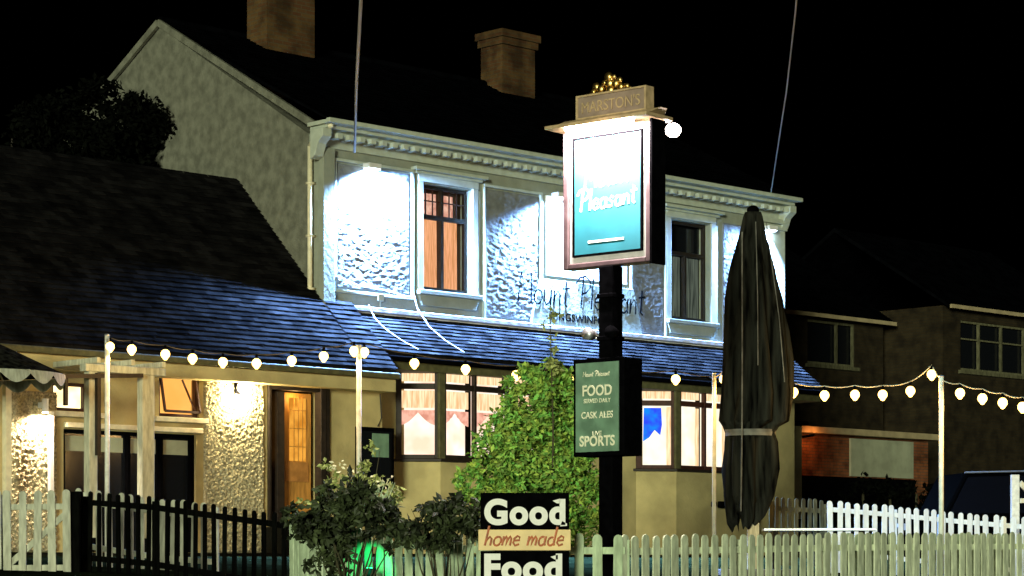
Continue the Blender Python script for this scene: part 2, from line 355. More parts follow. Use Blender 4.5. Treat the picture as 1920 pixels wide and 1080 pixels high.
# main roof with slate courses
def courses(mb, e0, e1, r0, r1, n, tile=.28, th=.012, jit=.006):
    """e0,e1 eave ends; r0,r1 ridge ends (u,v,z); n courses of separate slates"""
    e0, e1, r0, r1 = map(Vector, (e0, e1, r0, r1)); nrm = (e1-e0).cross(r0-e0).normalized()
    if nrm.z < 0: nrm = -nrm
    for k in range(n):
        a = k/n; bb = min(1, (k+1.25)/n)
        p0 = e0.lerp(r0, a); p1 = e1.lerp(r1, a); q0 = e0.lerp(r0, bb); q1 = e1.lerp(r1, bb)
        ln = (p1-p0).length; m_ = max(1, int(ln/tile)); off = .5 if k % 2 else 0
        cuts = [0]+[min(1, max(0, (i+off)/m_)) for i in range(1, m_+1)]+[1]
        cuts = sorted(set(cuts))
        for i in range(len(cuts)-1):
            t0, t1 = cuts[i], cuts[i+1]-.004/ln
            if (t1-t0)*ln < .03: continue
            up = nrm*(th*1.7+R.uniform(0, jit)); dn = nrm*.002; dp = (p0-q0)*R.uniform(-.04, .05)
            A = p0.lerp(p1, t0)+up+dp; B = p0.lerp(p1, t1)+up+dp+nrm*R.uniform(0, jit*.6); C_ = q0.lerp(q1, t1)+dn; D = q0.lerp(q1, t0)+dn
            mb.add([A, B, C_, D, A-nrm*th, B-nrm*th], [(0, 1, 2, 3), (0, 4, 5, 1)])
b = FB(); zc = .06
b.prism([(-.0, .38, EZ+.12), (-.0, -4.65, RZ), (-.0, -DEP-.2, EZ+.0), (-.0, -DEP-.2, EZ-.1), (-.0, -4.65, RZ-.1), (-.0, .38, EZ+.135-.1+.05)], (L, 0, 0))
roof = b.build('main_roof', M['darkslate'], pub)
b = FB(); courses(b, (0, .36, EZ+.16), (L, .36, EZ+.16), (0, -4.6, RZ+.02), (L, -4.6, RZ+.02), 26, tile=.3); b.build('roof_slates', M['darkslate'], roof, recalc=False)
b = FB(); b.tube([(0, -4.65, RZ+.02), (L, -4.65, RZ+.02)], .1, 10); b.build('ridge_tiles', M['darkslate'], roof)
# chimneys
def chimney(u0, u1, v0, v1, zt, pots=True):
    m = FB(); m.box((u0, v0, 10.6), (u1, v1, zt-.3)); m.box((u0-.05, v0+.05, zt-.3), (u1+.05, v1-.05, zt-.15)); m.box((u0-.09, v0+.09, zt-.15), (u1+.09, v1-.09, zt))
    o = m.build('chimney', M['cbrick'], pub)
    for t in (.25, .75)*pots:
        k = FB(); k.tube([(u0+(u1-u0)*t, (v0+v1)/2, zt), (u0+(u1-u0)*t, (v0+v1)/2, zt+.35)], [.13, .11], 10)
        k.build('chimney_pot', M['rbrick'], o, smooth=True)
a0 = fac(500, 60, -3.9)[0]; a1 = fac(590, 60, -3.9)[0]; chimney(a0, a1, -3.9, -4.5, 13.5)
a0 = fac(942, 60, -4.1)[0]; a1 = fac(1003, 60, -4.1)[0]; chimney(a0, a1, -4.1, -4.75, 12.72, False)

# upper windows
def upper_window(w_, lit):
    u0, u1, z0, z1 = w_
    f = FB()
    for a, bb, zz0, zz1 in ((u0, u0+.06, z0, z1), (u1-.06, u1, z0, z1), (u0+.06, u1-.06, z0, z0+.07), (u0+.06, u1-.06, z1-.06, z1), (u0+.06, u1-.06, z0+1.28, z0+1.36), ((u0+u1)/2-.035, (u0+u1)/2+.035, z0+.07, z0+1.28)):
        f.box((a, -.2, zz0), (bb, -.12, zz1))
    if lit:
        f.box(((u0+u1)/2-.03, -.2, z0+1.36), ((u0+u1)/2+.03, -.12, z1-.06))
    o = f.build('window', M['blackframe'], pub, bevel=.006)
    if lit:
        k = FB()
        for h in range(2):
            a = u0+.06+h*(u1-u0-.06)/2; bb = a+(u1-u0)/2-.1
            for t in (1/3, 2/3): k.box((a+(bb-a)*t-.01, -.17, z0+1.36), (a+(bb-a)*t+.01, -.15, z1-.06))
            k.box((a, -.171, z0+1.6), (bb+.04, -.149, z0+1.62))
        k.build('glazing_bars', M['redframe'], o)
    g = FB()
    g.add([(u0, -.29, z0), (u1, -.29, z0), (u1, -.29, z1), (u0, -.29, z1)], [(0, 1, 2, 3)]); g.build('pane', M['glass'] if not lit else M['dim'], o)
    def cur(a, bb, za, zb, m, nm='curtain', v=-.235, amp=.014):
        q = FB(); n = 40; vs = []
        for i in range(n+1):
            t = i/n; u = a+(bb-a)*t; vv = v+amp*math.sin(t*(bb-a)*60)
            vs += [(u, vv, za), (u, vv+amp*.5*math.sin(t*30), zb)]
        q.add(vs, [(2*i, 2*i+2, 2*i+3, 2*i+1) for i in range(n)]); q.build(nm, m, o, smooth=True)
    if lit:
        cur(u0+.05, (u0+u1)/2-.03, z0+.06, z0+1.3, M['curtain']); cur((u0+u1)/2+.04, u1-.14, z0+.06, z0+1.3, M['curtain'])
        cur(u0+.08, (u0+u1)/2-.05, z0+1.38, z1-.12, M['leadl'], 'leaded_light'); cur((u0+u1)/2+.05, u1-.24, z0+1.38, z1-.12, M['leadl'], 'leaded_light')
    else:
        cur(u0+.05, (u0+u1)/2-.03, z0+.06, z0+1.27, M['dimcurt']); cur((u0+u1)/2+.05, u1-.1, z0+.06, z0+1.27, M['dimcurt'])
    t = FB()
    t.box((u0-.13, 0, z0-.02), (u0, .05, z1+.02)); t.box((u1, 0, z0-.02), (u1+.13, .05, z1+.02)); t.box((u0-.13, 0, z1+.021), (u1+.13, .06, z1+.15))
    t.box((u0-.2, 0, z1+.151), (u1+.2, .09, z1+.2)); t.box((u0-.27, 0, z1+.201), (u1+.27, .17, z1+.26))
    t.box((u1+.132, 0, z0), (u1+.2, .03, z1))
    t.build('window_surround', M['trim'], o, bevel=.008)
    q = FB(); q.box((u0-.16, -.1, z0-.10), (u1+.16, .13, z0-.021)); q.prism([(u0-.05, .0, z0-.3), (u0-.13, 0, z0-.102), (u1+.13, 0, z0-.102), (u1+.05, 0, z0-.3)], (0, .075, 0)); q.build('sill', M['smooth'], o, bevel=.01)
upper_window(W1, True); upper_window(W2, False)
# sagging lead-in cables clipped to the wall
b = FB()
b.tube([(.3, .07, 6.55), (.8, .08, 6.42), (1.3, .09, 6.40), (1.9, .1, 6.32), (2.08, .1, 6.34)], .014, 6)
b.tube([(2.0, .09, 8.4), (2.02, .08, 6.5), (2.08, .16, 6.12), (2.16, .4, 5.78), (2.3, .65, 5.54), (2.52, .9, 5.33)], .009, 6)
b.tube([(.95, .16, 6.1), (.97, .3, 5.86), (1.05, .5, 5.66), (1.2, .75, 5.46), (1.42, .93, 5.31)], .009, 6)
b.build('wall_cable', M['cable'], pub)
b = FB(); b.box((1.25, .02, 6.2), (1.37, .09, 6.32)); b.tube([(1.31, .05, 6.2), (1.31, .05, 6.0)], .015, 6); b.build('junction_box', M['trim'], pub, bevel=.01)

# lean-to roofs
s1 = .8; LE = .95; LZ = 6.0-s1*LE
b = FB(); b.prism([(.62, 0, 5.98), (.62, LE, LZ-.02), (.62, LE, LZ-.12), (.62, 0, 5.86)], (L+.1-.62, 0, 0)); lr = b.build('lean_to_roof', M['slate'], pub)
b = FB(); courses(b, (.62, LE+.04, LZ-.02), (L+.12, LE+.04, LZ-.02), (.62, .0, 5.99), (L+.12, .0, 5.99), 11, tile=.25, th=.014, jit=.012); b.build('roof_slates', M['slate'], lr, recalc=False)
s2 = .994; WE = 1.25; WZ = 4.92; WR = (-2.31, 8.46)
b = FB(); b.prism([(0, WE, WZ-.03), (0, WR[0], WR[1]-.03), (0, -5.9, 4.9), (0, -5.9, 4.7), (0, WR[0], WR[1]-.2), (0, WE, WZ-.15)], (-10, 0, 0))
wr = b.build('wing_roof', M['slate'], pub)
b = FB(); courses(b, (-10, WE+.04, WZ-.04), (-.02, WE+.04, WZ-.04), (-10, WR[0], WR[1]), (-.02, WR[0], WR[1]), 42, tile=.26, th=.014, jit=.012); b.build('roof_slates', M['slate'], wr, recalc=False)
b = FB(); b.prism([(-.02, WE, WZ-.03), (-.02, .0, 6.13), (-.02, .0, 5.9), (-.02, WE, WZ-.15)], (.645, 0, 0)); b.build('wing_roof', M['slate'], pub)
b = FB(); courses(b, (-.02, WE+.04, WZ-.04), (.63, WE+.04, WZ-.04), (-.02, .07, 6.13), (.63, .07, 6.13), 14, tile=.26, th=.014, jit=.012); b.build('roof_slates', M['slate'], pub, recalc=False)
b = FB(); b.box((-10, WE+.02, WZ-.19), (.64, WE+.11, WZ-.09)); b.build('wing_gutter', M['oldgreen'], pub, bevel=.02)
b = FB(); b.box((-10, .92, WZ-.4), (.62, WE+.0, WZ-.2)); b.build('wing_fascia', M['lower'], pub)
b = FB(); b.box((.66, LE+.03, LZ-.17), (L+.15, LE+.12, LZ-.08)); b.build('lean_to_gutter', M['black'], pub, bevel=.02)
b = FB(); b.box((.64, .36, LZ-.3), (L+.1, LE, LZ-.16)); b.build('soffit', M['oldgreen'], pub)
# lower walls
DOOR = (-1.84, -.66, 2.25, 4.56); WA = (-5.92, -5.1, 3.93, 4.36); WBn = (-3.97, -3.2, 3.93, 4.60); BF = (-5.72, -3.26, 1.8, 3.66)
b = FB(); wall_open(b, -10, .62, 1.7, 4.82, .6, .9, [DOOR, WA, WBn, BF]); b.build('wing_wall', M['lower'], pub)
b = FB(); wall_open(b, .622, L, 1.7, 5.2, .05, .35, [(1.6, 4.4, 3.42, 5.05), (7.7, 10.5, 3.42, 5.05)]); b.build('ground_floor_wall', M['lower'], pub)
b = FB(); b.box((-2.0, .905, 1.7), (-.65, 1.5, 2.22)); b.build('door_step', M['patio'], pub, bevel=.02)
# bays
def bay(u0, u1, c0, c1, name='bay_window', pennant=False):
    v0, v1 = .36, .85
    out = [(u0, v0), (c0, v1), (c1, v1), (u1, v0)]
    base = FB(); base.prism([(x, y, 1.7) for x, y in out], (0, 0, 1.70)); o = base.build(name, M['lower'], pub, bevel=.01)
    t = FB(); t.prism([(x+dx, y+dy, 3.402) for (x, y), dx, dy in zip(out, (-.08, -.04, .04, .08), (0, .06, .06, 0))], (0, 0, .05)); t.build('sill', M['blackframe'], o, bevel=.006)
    t = FB(); t.prism([(x, y, 5.045) for x, y in out], (0, 0, .14)); t.build('head', M['oldgreen'], o)
    fr = FB(); gp = FB()
    def side(pa, pb, bays, first):
        pa = Vector((*pa, 0)); pb = Vector((*pb, 0)); d = (pb-pa); ln = d.length; d.normalize(); nrm = Vector((d.y, -d.x, 0))
        if nrm.y < 0: nrm = -nrm
        cuts = [0]+bays+[ln]
        for i, q in enumerate(cuts):
            wd = .10 if i in (0, len(cuts)-1) else .055
            ctr = q+(.05 if i == 0 else (-.05 if i == len(cuts)-1 else 0))
            p = pa+d*ctr
            fr.slab((p.x, p.y, 3.455), (p.x, p.y, 5.04), wd, .09, depth_dir=d)
        pm = pa-nrm*.0
        for z0_, h in ((4.66, .1), (3.452, .07), (4.99, .05)):
            for i in range(len(cuts)-1):
                x0 = cuts[i]+(.1 if i == 0 else .03); x1 = cuts[i+1]-(.1 if i == len(cuts)-2 else .03)
                A = pm+d*x0; B = pm+d*x1; z = z0_+h/2
                fr.slab((A.x, A.y, z), (B.x, B.y, z), .08, h, up=(0, 0, 1))
        for i in range(len(cuts)-1):
            x0 = cuts[i]+.07; x1 = cuts[i+1]-.07; wd = x1-x0
            q = pa+d*x0-nrm*.16
            vs = [(q.x, q.y, 3.46), (q.x+d.x*wd, q.y+d.y*wd, 3.46), (q.x+d.x*wd, q.y+d.y*wd, 5.02), (q.x, q.y, 5.02)]
            gp.add(vs, [(0, 1, 2, 3)])
            sw = FB(); top = FB(); dr = FB()
            q = pa+d*x0-nrm*.07; n = 20   # swagged valance and half-drawn drapes in front of the net
            if not pennant:
                for k in range(n):
                    t0, t1 = k/n, (k+1)/n
                    f = lambda t: 4.36-.34*abs(math.sin(math.pi*(t*1.0+.0)))**.5*0 - (.10+.22*abs(math.cos(math.pi*(t))))
                    wav = lambda t: .012*math.sin(t*50)
                    P_ = lambda t, z: (q.x+d.x*wd*t+nrm.x*wav(t), q.y+d.y*wd*t+nrm.y*wav(t), z)
                    sw.add([P_(t0, f(t0)), P_(t1, f(t1)), P_(t1, 4.30), P_(t0, 4.30)], [(0, 1, 2, 3)])
                    dr.add([P_(t0, 4.34), P_(t1, 4.34), P_(t1, 4.64), P_(t0, 4.64)], [(0, 1, 2, 3)])
            else:
                for k in range(n//2):
                    t0, t1 = k/n*.5, (k+1)/n*.5
                    wav = lambda t: .012*math.sin(t*90)
                    P_ = lambda t, z: (q.x+d.x*wd*(1-t)+nrm.x*wav(t), q.y+d.y*wd*(1-t)+nrm.y*wav(t), z)
                    if t0 < .16: dr.add([P_(t0, 3.5), P_(t1, 3.5), P_(t1, 4.64), P_(t0, 4.64)], [(0, 1, 2, 3)])
            for k in range(n):
                t0, t1 = k/n, (k+1)/n; wav = lambda t: .01*math.sin(t*40)
                P_ = lambda t, z: (q.x+d.x*wd*t+nrm.x*wav(t), q.y+d.y*wd*t+nrm.y*wav(t), z)
                top.add([P_(t0, 4.80), P_(t1, 4.80), P_(t1, 4.98), P_(t0, 4.98)], [(0, 1, 2, 3)])
            if sw.v: sw.build('swag', M['swag'], o)
            dr.build('drape', M['drape'], o); top.build('upper_blind', M['drape'], o)
    lc = math.hypot(c0-u0, v1-v0)
    side((u0, v0), (c0, v1), [], True); fw = c1-c0; side((c0, v1), (c1, v1), [fw/3, 2*fw/3], False); side((c1, v1), (u1, v0), [], False)
    fr.build('frame', M['redframe'] if pennant else M['blackframe'], o, bevel=.006)
    gp.build('net_curtain', M['roomc'] if pennant else M['room'], o)
    # mullion at the cant: stout painted post
    for cx in (c0, c1):
        k = FB(); k.box((cx-.07, v1-.06, 3.452), (cx+.07, v1+.055, 5.042)); k.build('corner_post', M['oldgreen'], o, bevel=.01)
    if pennant:
        d = Vector((c0-u0, v1-v0)); k = FB()
        def Q(t, z, o_=.045): return (u0+d.x*t+.0, v0+d.y*t-o_+0.0, z)
        k.prism([Q(.24, 4.62), Q(.66, 4.62), Q(.68, 4.3), Q(.64, 4.1), Q(.5, 4.2), Q(.36, 4.05), Q(.22, 3.98)], (0, .01, 0)); k.build('pennant', M['blueflag'], o)
    return o
bay(1.40, 5.0, 2.0, 4.4); bay(7.5, 11.1, 8.11, 10.5, pennant=True)
# wing windows
def small_window(w_, glow, casement):
    u0, u1, z0, z1 = w_
    f = FB(); t = .05
    f.box((u0, .78, z0), (u0+t, .86, z1)); f.box((u1-t, .78, z0), (u1, .86, z1)); f.box((u0+t, .78, z0), (u1-t, .86, z0+t)); f.box((u0+t, .78, z1-t), (u1-t, .86, z1))
    if not casement: f.box((u0+.58, .78, z0+t), (u0+.66, .86, z1-t))
    o = f.build('window', M['redframe'], pub, bevel=.006)
    g = FB(); g.box((u0+.02, .70, z0+.02), (u1-.02, .72, z1-.02)); g.build('lit_blind', glow, o)
    if casement:
        k = FB()
        P0 = Vector((u0+t, .87, z1-t)); P1 = Vector((u1-t, .87, z1-t)); Q0 = Vector((u0+t+.0, .99, z0+t+.03)); Q1 = Vector((u1-t-.0, .99, z0+t+.03))
        for a, bb in ((P0, P1), (Q0, Q1), (P0, Q0), (P1, Q1)): k.slab(a, bb, .03, .04)
        k.slab((u1-.3, .86, z1-.08), (u1-.06, .88, z0+.1), .02, .025)
        k.build('open_sash', M['redframe'], o)
    k = FB(); k.box((u0-.12, .9, z0-.09), (u1+.12, 1.0, z0-.01)); k.build('sill', M['cream'], o, bevel=.01)
small_window(WA, M['paleroom'], False); small_window(WBn, M['amber'], True)
# folding glazed doors
u0, u1, z0, z1 = BF
f = FB(); f.box((u0, .76, z0), (u0+.06, .85, z1)); f.box((u1-.06, .76, z0), (u1, .85, z1)); f.box((u0+.06, .76, z1-.05), (u1-.06, .85, z1))
for i in range(1, 4):
    x = u0+(u1-u0)*i/4; f.box((x-.025, .76, z0), (x+.025, .84, z1-.05))
bf = f.build('folding_door', M['black'], pub)
k = FB(); k.box((u0+.05, .74, z0), (u1-.05, .75, z1-.05)); k.build('glass', M['glass'], bf)
for i in range(4):
    k = FB(); x = u0+(u1-u0)*i/4; k.box((x+.06, .752, z1-.32), (x+(u1-u0)/4-.06, .758, z1-.09)); k.build('frosted_strip', M['panel'], bf)
k = FB(); k.box((u0-.0, .9, z1+.02), (u1+.08, .99, z1+.10)); k.build('lintel', M['cream'], bf, bevel=.01)
# entrance: open dark leaf, inner lobby door
u0, u1, z0, z1 = DOOR
f = FB(); f.box((u0-.0, .8, z0), (u0+.05, .95, z1)); f.box((u1-.11, .8, z0), (u1, .97, z1)); f.box((u0+.05, .8, z1-.1), (u1-.11, .95, z1)); f.box((u1+.02, .9, z0), (u1+.1, .95, z1+.08)); f.box((u0-.05, .9, z1+.001), (u1+.1, .95, z1+.08))
dd = f.build('entrance_door', M['blackframe'], pub, bevel=.006)
k = FB(); k.box((u0, -.1, z0), (u1, -.06, z1)); k.build('lobby_wall', M['dim'], dd)
k = FB(); k.box((u0+.055, .70, 3.3), (u0+.17, .71, 4.4)); k.build('lit_glazing', M['doorlight'], dd)
k = FB(); k.box((u0+.60, .72, 3.32), (u0+.94, .73, 4.36)); k.build('lit_glazing', M['doorlight'], dd)
k = FB(); k.box((u0+.42, .69, z0), (u0+1.06, .715, 4.44)); k.build('inner_door', M['tan'], dd)
k = FB(); k.box((u0+.50, .731, 2.98), (u0+.98, .745, 3.3)); k.build('kick_plate', M['tanp'], dd)
k = FB(); k.box((u0+.055, .711, 3.0), (u0+.2, .73, 3.27)); k.build('kick_plate', M['tanp'], dd)
k = FB()
for t in (.68, .77, .86): k.box((u0+t, .731, 3.3), (u0+t+.012, .742, 4.38))
for z in (3.55, 3.85, 4.15): k.box((u0+.6, .7305, z), (u0+.94, .7415, z+.012))
k.build('glazing_bars', M['tan'], dd)
k = FB(); k.box((u0+.21, .30, z0), (u0+.36, .90, z1-.12)); k.build('open_leaf', M['blackframe'], dd, bevel=.006)
lamp('lobby_light', 'POINT', (-1.2+0, -.85, 2.65), 5, (1, .6, .2), pub, shadow_soft_size=.1)
# conduit on the wall between door and bay
b = FB(); b.tube([(.55, .93, 4.5), (.58, .93, 4.1), (.5, .93, 3.95)], .012, 6); b.tube([(.1, .93, 4.62), (.1, .93, 4.0)], .01, 6); b.tube([(.36, .93, 4.56), (1.2, .5, 4.62)], .02, 6); b.build('conduit', M['dcable'], pub)
b = FB(); b.box((9.3, .86, 2.72), (9.42, .95, 2.85)); b.box((9.1, .86, 2.74), (9.2, .93, 2.84)); b.build('meter_box', M['black'], pub, bevel=.01)

# notice board
nb = empty('notice_board', W(.43, .92, 2.83), TH, 'black framed notice board on the pub wall between door and left bay window', 'notice board')
b = MB(); 
for a, q in (((-.42, -.03, 0), (-.36, .01, 1.1)), ((.36, -.03, 0), (.42, .01, 1.1)), ((-.36, -.03, 1.04), (.36, .01, 1.1)), ((-.36, -.03, 0), (.36, .01, .06))): b.box(a, q)
b.build('frame', M['black'], nb, bevel=.005); b = MB(); b.box((-.36, .002, .06), (.36, .01, 1.04)); b.build('glazing', M['glass'], nb)
b = MB(); b.box((-.05, -.004, .6), (.32, .001, 1.0)); b.build('poster', M['green'], nb)

# ---------------------------------------------------------------- writing
def text(name, body, width, m, parent, loc, rot, height=None, bold=.0, shear=0, ext=.006):
    cu = bpy.data.curves.new(name, 'FONT'); cu.body = body; cu.size = 1; cu.align_x = 'CENTER'; cu.extrude = .01; cu.offset = bold; cu.shear = shear
    cu.space_character = 1+bold*2.2
    t = bpy.data.objects.new('tmp', cu); col.objects.link(t); bpy.context.view_layer.update()
    me = bpy.data.meshes.new_from_object(t.evaluated_get(bpy.context.evaluated_depsgraph_get())); bpy.data.objects.remove(t)
    x = [v.co.x for v in me.vertices]; y = [v.co.y for v in me.vertices]
    sx = width/(max(x)-min(x)); sy = (height/(max(y)-min(y))) if height else sx; cx = (max(x)+min(x))/2; y0 = min(y)
    for v in me.vertices: v.co = Vector(((v.co.x-cx)*sx, (v.co.y-y0)*sy, v.co.z/.01*ext))
    me.name = name; me.materials.clear(); me.materials.append(m)
    o = bpy.data.objects.new(name, me); col.objects.link(o); o.parent = parent; o.location = loc; o.rotation_euler = rot
    return o
def arc(cx, cy, rx, ry, a0, a1, n=10): return [(cx+rx*math.cos(rad(a0+(a1-a0)*i/n)), cy+ry*math.sin(rad(a0+(a1-a0)*i/n))) for i in range(n+1)]
GL = {
 'M': ([[(0, 0), (.1, 1.9), (.6, .7), (1.1, 1.9), (1.25, 0)]], 1.5),
 'P': ([[(.35, 0), (.4, 2.0)], [(-.25, 1.55), (0, 1.95), (.6, 2.1), (1.1, 1.8), (1.15, 1.4), (.8, 1.05), (.4, .95)]], 1.3),
 'o': ([arc(.4, .45, .38, .45, 90, 450, 14)], .98), 'u': ([[(0, .95), (.02, .3), (.25, 0), (.5, .12), (.65, .5), (.66, .95), (.68, 0)]], .95),
 'n': ([[(0, .95), (.02, 0), (.1, .6), (.35, .95), (.58, .7), (.62, 0)]], .88), 't': ([[(.25, 1.6), (.24, .15), (.5, 0)], [(-.05, 1.1), (.6, 1.2)]], .8),
 'l': ([[(.1, 2.0), (.12, 0)]], .42), 'e': ([[(.05, .5), (.65, .55), (.6, .85), (.35, .98), (.05, .7), (.03, .3), (.3, 0), (.7, .15)]], .9),
 'a': ([arc(.35, .45, .33, .45, 60, 400, 12), [(.68, .95), (.68, .2), (.8, 0)]], .98), 's': ([[(.55, .85), (.3, .98), (.05, .75), (.5, .4), (.4, .05), (0, .1)]], .8),
 'h': ([[(.05, 2.0), (.05, 0), (.15, .65), (.4, .9), (.6, .7), (.62, 0)]], .88), 'm': ([[(0, .95), (.02, 0), (.1, .65), (.3, .95), (.42, .7), (.43, 0), (.5, .65), (.7, .95), (.84, .7), (.85, 0)]], 1.1),
 'd': ([arc(.35, .42, .33, .42, 60, 400, 12), [(.68, 1.9), (.68, .2), (.8, 0)]], .98), 'H': ([[(0, 0), (.05, 1.4)], [(0, .7), (.6, .8)], [(.6, 1.1), (.62, 0)]], .95), ' ': ([], .7)}
def script(name, body, width, m, parent, tf, thick, hscale=1.0, slant=.12):
    """hand-drawn letters as thin round strokes; tf maps (x,y,depth) to parent coordinates"""
    tot = sum(GL[ch][1] for ch in body); k = width/tot; x = 0; b = MB()
    for ch in body:
        for st in GL[ch][0]:
            b.tube([tf((x+px+py*slant)*k, py*k*hscale) for px, py in st], thick, 6)
        x += GL[ch][1]
    ys_ = [v.y for v in b.v]; ym = (max(ys_)+min(ys_))/2
    for v in b.v: v.y = ym+(v.y-ym)*.2
    return b.build(name, m, parent)
# name on the wall
uL = 4.62
b = FB(); b.prism([(4.98, .0, 6.09), (8.0, .0, 6.09), (7.75, .0, 6.93), (5.22, 0, 6.93)], (0, .075, 0)); pl = b.build('name_plaque', M['smooth'], pub, bevel=.01)
def tfw(x, y): return Vector((uL+x, -.085-.0, 6.45+y-1.7))
script('lettering', 'Mount Pleasant', 3.45, M['blet'], pl, tfw, .02, 1.1)
text('lettering', 'KINGSWINFORD', 1.75, M['blet'], pl, (6.35, -.077, 6.18-1.7), (rad(90), 0, 0), height=.15, bold=.015, ext=.004)

# ---------------------------------------------------------------- floodlights on the pub
def flood(u, z, e, label, tilt=0, cone=150):
    o = empty('floodlight', W(u, .05, z), TH, label, 'floodlight', 'floodlights on the upper wall')
    b = MB(); b.box((-.05, -.02, -.05), (.05, .03, .05)); b.tube([(0, -.02, 0), (0, -.12, .08)], .015, 6); b.build('bracket', M['trim'], o)
    b = MB(); b.box((-.14, -.24, .03), (.14, -.06, .12)); b.build('housing', M['white'], o, bevel=.01)
    b = MB(); b.box((-.12, -.22, .015), (.12, -.08, .026)); b.build('lens', M['flood'], o)
    lamp('light', 'SPOT', (0, -.12, .0), e, (.22, .44, 1), o, rot=(tilt, .25, -1), spot_size=rad(cone), spot_blend=.6, shadow_soft_size=.09)
    return o
flood(1.0, 8.42, 40000, 'white floodlight above the left roughcast panel near the gable corner', .22, 168)
flood(5.6, 8.42, 35000, 'floodlight above the painted pub name, left of the hanging sign')
ff = flood(11.7, 8.42, 18000, 'floodlight at the right end of the upper wall behind the closed parasol', -.45, 140)

# wall lamps
def bulkhead(u, v, z, e, colr, label, stick=False):
    o = empty('wall_lamp', W(u, v, z), TH, label, 'lamp')
    b = MB(); b.box((-.05, -.02, -.1), (.05, .02, .1)); b.build('back_plate', M['black'], o)
    b = MB(); b.ball((0, -.12, 0), (.075, .075, .085)); b.build('globe', M['wlamp'], o, smooth=True)
    b = MB(); b.tube([(0, -.02, .1), (0, -.12, .12)], .015, 6); b.tube([(0, -.12, .085), (0, -.12, .11)], [.08, .03], 10); b.build('cap', M['black'], o)
    lamp('light', 'POINT', (0, -.16, -.13), e, colr, o, shadow_soft_size=.05)
bulkhead(-2.5, .97, 4.44, 150, (1, .80, .45), 'glowing wall lamp above the pebbledash panel left of the entrance door')
# cylinder wall light at the far left
o = empty('wall_lamp', W(-6.17, 1.0, 4.0), TH, 'up and down cylinder wall light lighting the pillar by the left window', 'lamp')
b = MB(); b.tube([(0, -.1, -.12), (0, -.1, .08)], .05, 12); b.box((-.03, -.06, -.05), (.03, .05, .03)); b.build('cylinder', M['white'], o)
b = MB(); b.tube([(0, -.1, -.135), (0, -.1, -.121)], .042, 12); b.build('lens', M['wlamp'], o)
lamp('light', 'SPOT', (0, -.1, -.14), 420, (1, .74, .52), o, rot=(0, .15, -1), spot_size=rad(165), spot_blend=.6, shadow_soft_size=.03)
b = MB(off=W(-6.30, 1.15, 2.6)); 
def vpost(name, u, v, z0, z1, wd, m, label, cat, group=None):
    o = W(u, v, 0); z0 = min(z0, gh(o.x, o.y)-.1) if z0 is None else z0
    b = MB(); b.box((-wd/2, -wd/2, 0), (wd/2, wd/2, z1-z0)); r = b.build(name, m, bevel=.006); r.location = (o.x, o.y, z0); r.rotation_euler = (0, 0, TH)
    return tag(r, label, cat, group)
vpost('timber_post', -6.95, 1.3, 2.55, 4.3, .1, M['cream'], 'pale timber post at the far left edge in front of the warm lit wall', 'post', 'timber posts by the pub wall')
vpost('timber_post', -6.02, 1.02, 2.55, 3.9, .07, M['white'], 'white post beside the cylinder wall light', 'post', 'timber posts by the pub wall')

# ---------------------------------------------------------------- smoking shelter frame (left)
sh = empty('pergola', W(-5.6, 2.2, 2.5), TH, 'pale timber pergola frame with two posts before the dark folding doors', 'pergola')
def LB(o_uvz): return MB(off=o_uvz, uv=True)
of = (-5.6, 2.2, 2.5)
for x0, x1 in ((162, 178), (262, 285)):
    a, zt = fac(x0, 700, 2.2); bb, _ = fac(x1, 700, 2.2); k = LB(of); k.box((a, 2.13, 2.0), (bb, 2.27, 4.42)); k.build('post', M['greyf'], sh, bevel=.01)
a, zt = fac(155, 700, 2.2); bb, _ = fac(305, 700, 2.2); k = LB(of); k.box((a, 2.12, 4.421), (bb, 2.28, 4.53)); k.build('beam', M['greyf'], sh, bevel=.01)
k = LB(of)
for u in (-6.1, -5.5, -4.95): k.box((u-.03, .95, 4.54), (u+.03, 2.4, 4.62))
k.build('rafter', M['greyf'], sh)
k = LB(of); k.slab((-6.9, 2.35, 4.30), (-5.3, 2.35, 4.40), .05, .06); k.slab((-6.05, 2.3, 3.2), (-6.05, 2.3, 4.40), .06, .08, depth_dir=(1, 0, 0)); k.slab((-6.6, 2.3, 3.9), (-6.6, 2.3, 4.30), .05, .06, depth_dir=(1, 0, 0)); k.build('brace', M['blackframe'], sh)
# tired open parasol by the left edge
po = at(28, 1000, 32.5); pz = gh(po.x, po.y)
pa = empty('open_parasol', (po.x, po.y, pz), 0, 'faded open parasol with drooping scalloped valance at the left edge', 'parasol')
H_ = at(0, 660, 32.5).z-pz; zr = at(0, 712, 32.5).z-pz; k = MB(); k.tube([(-.4, 0, 0), (-.4, 0, H_+.2)], .03, 10); k.build('pole', M['black'], pa)
k = MB(); seg = 16; rr = 1.08
for i in range(seg):
    a, bb = 2*math.pi*i/seg, 2*math.pi*(i+1)/seg; mid = (a+bb)/2
    A = Vector((-.4+rr*math.cos(a), rr*math.sin(a), zr+.08)); B = Vector((-.4+rr*math.cos(bb), rr*math.sin(bb), zr+.08)); T = Vector((-.4, 0, H_+.2))
    k.add([T, A, B], [(0, 1, 2)])
k.build('canopy', M['canvas'], pa)
k = MB()
for i in range(seg):
    a, bb = 2*math.pi*i/seg, 2*math.pi*(i+1)/seg; P_ = []
    for t in range(7):
        q = a+(bb-a)*t/6; P_.append((q, .05+.13*math.sin(math.pi*t/6)))
    vs = [Vector((-.4+rr*math.cos(q), rr*math.sin(q), zr+.075)) for q, d in P_]+[Vector((-.4+rr*1.02*math.cos(q), rr*1.02*math.sin(q), zr+.075-d)) for q, d in P_]
    k.add(vs, [(t, t+1, t+8, t+7) for t in range(6)])
k.build('valance', M['greyf'], pa)
k = MB()
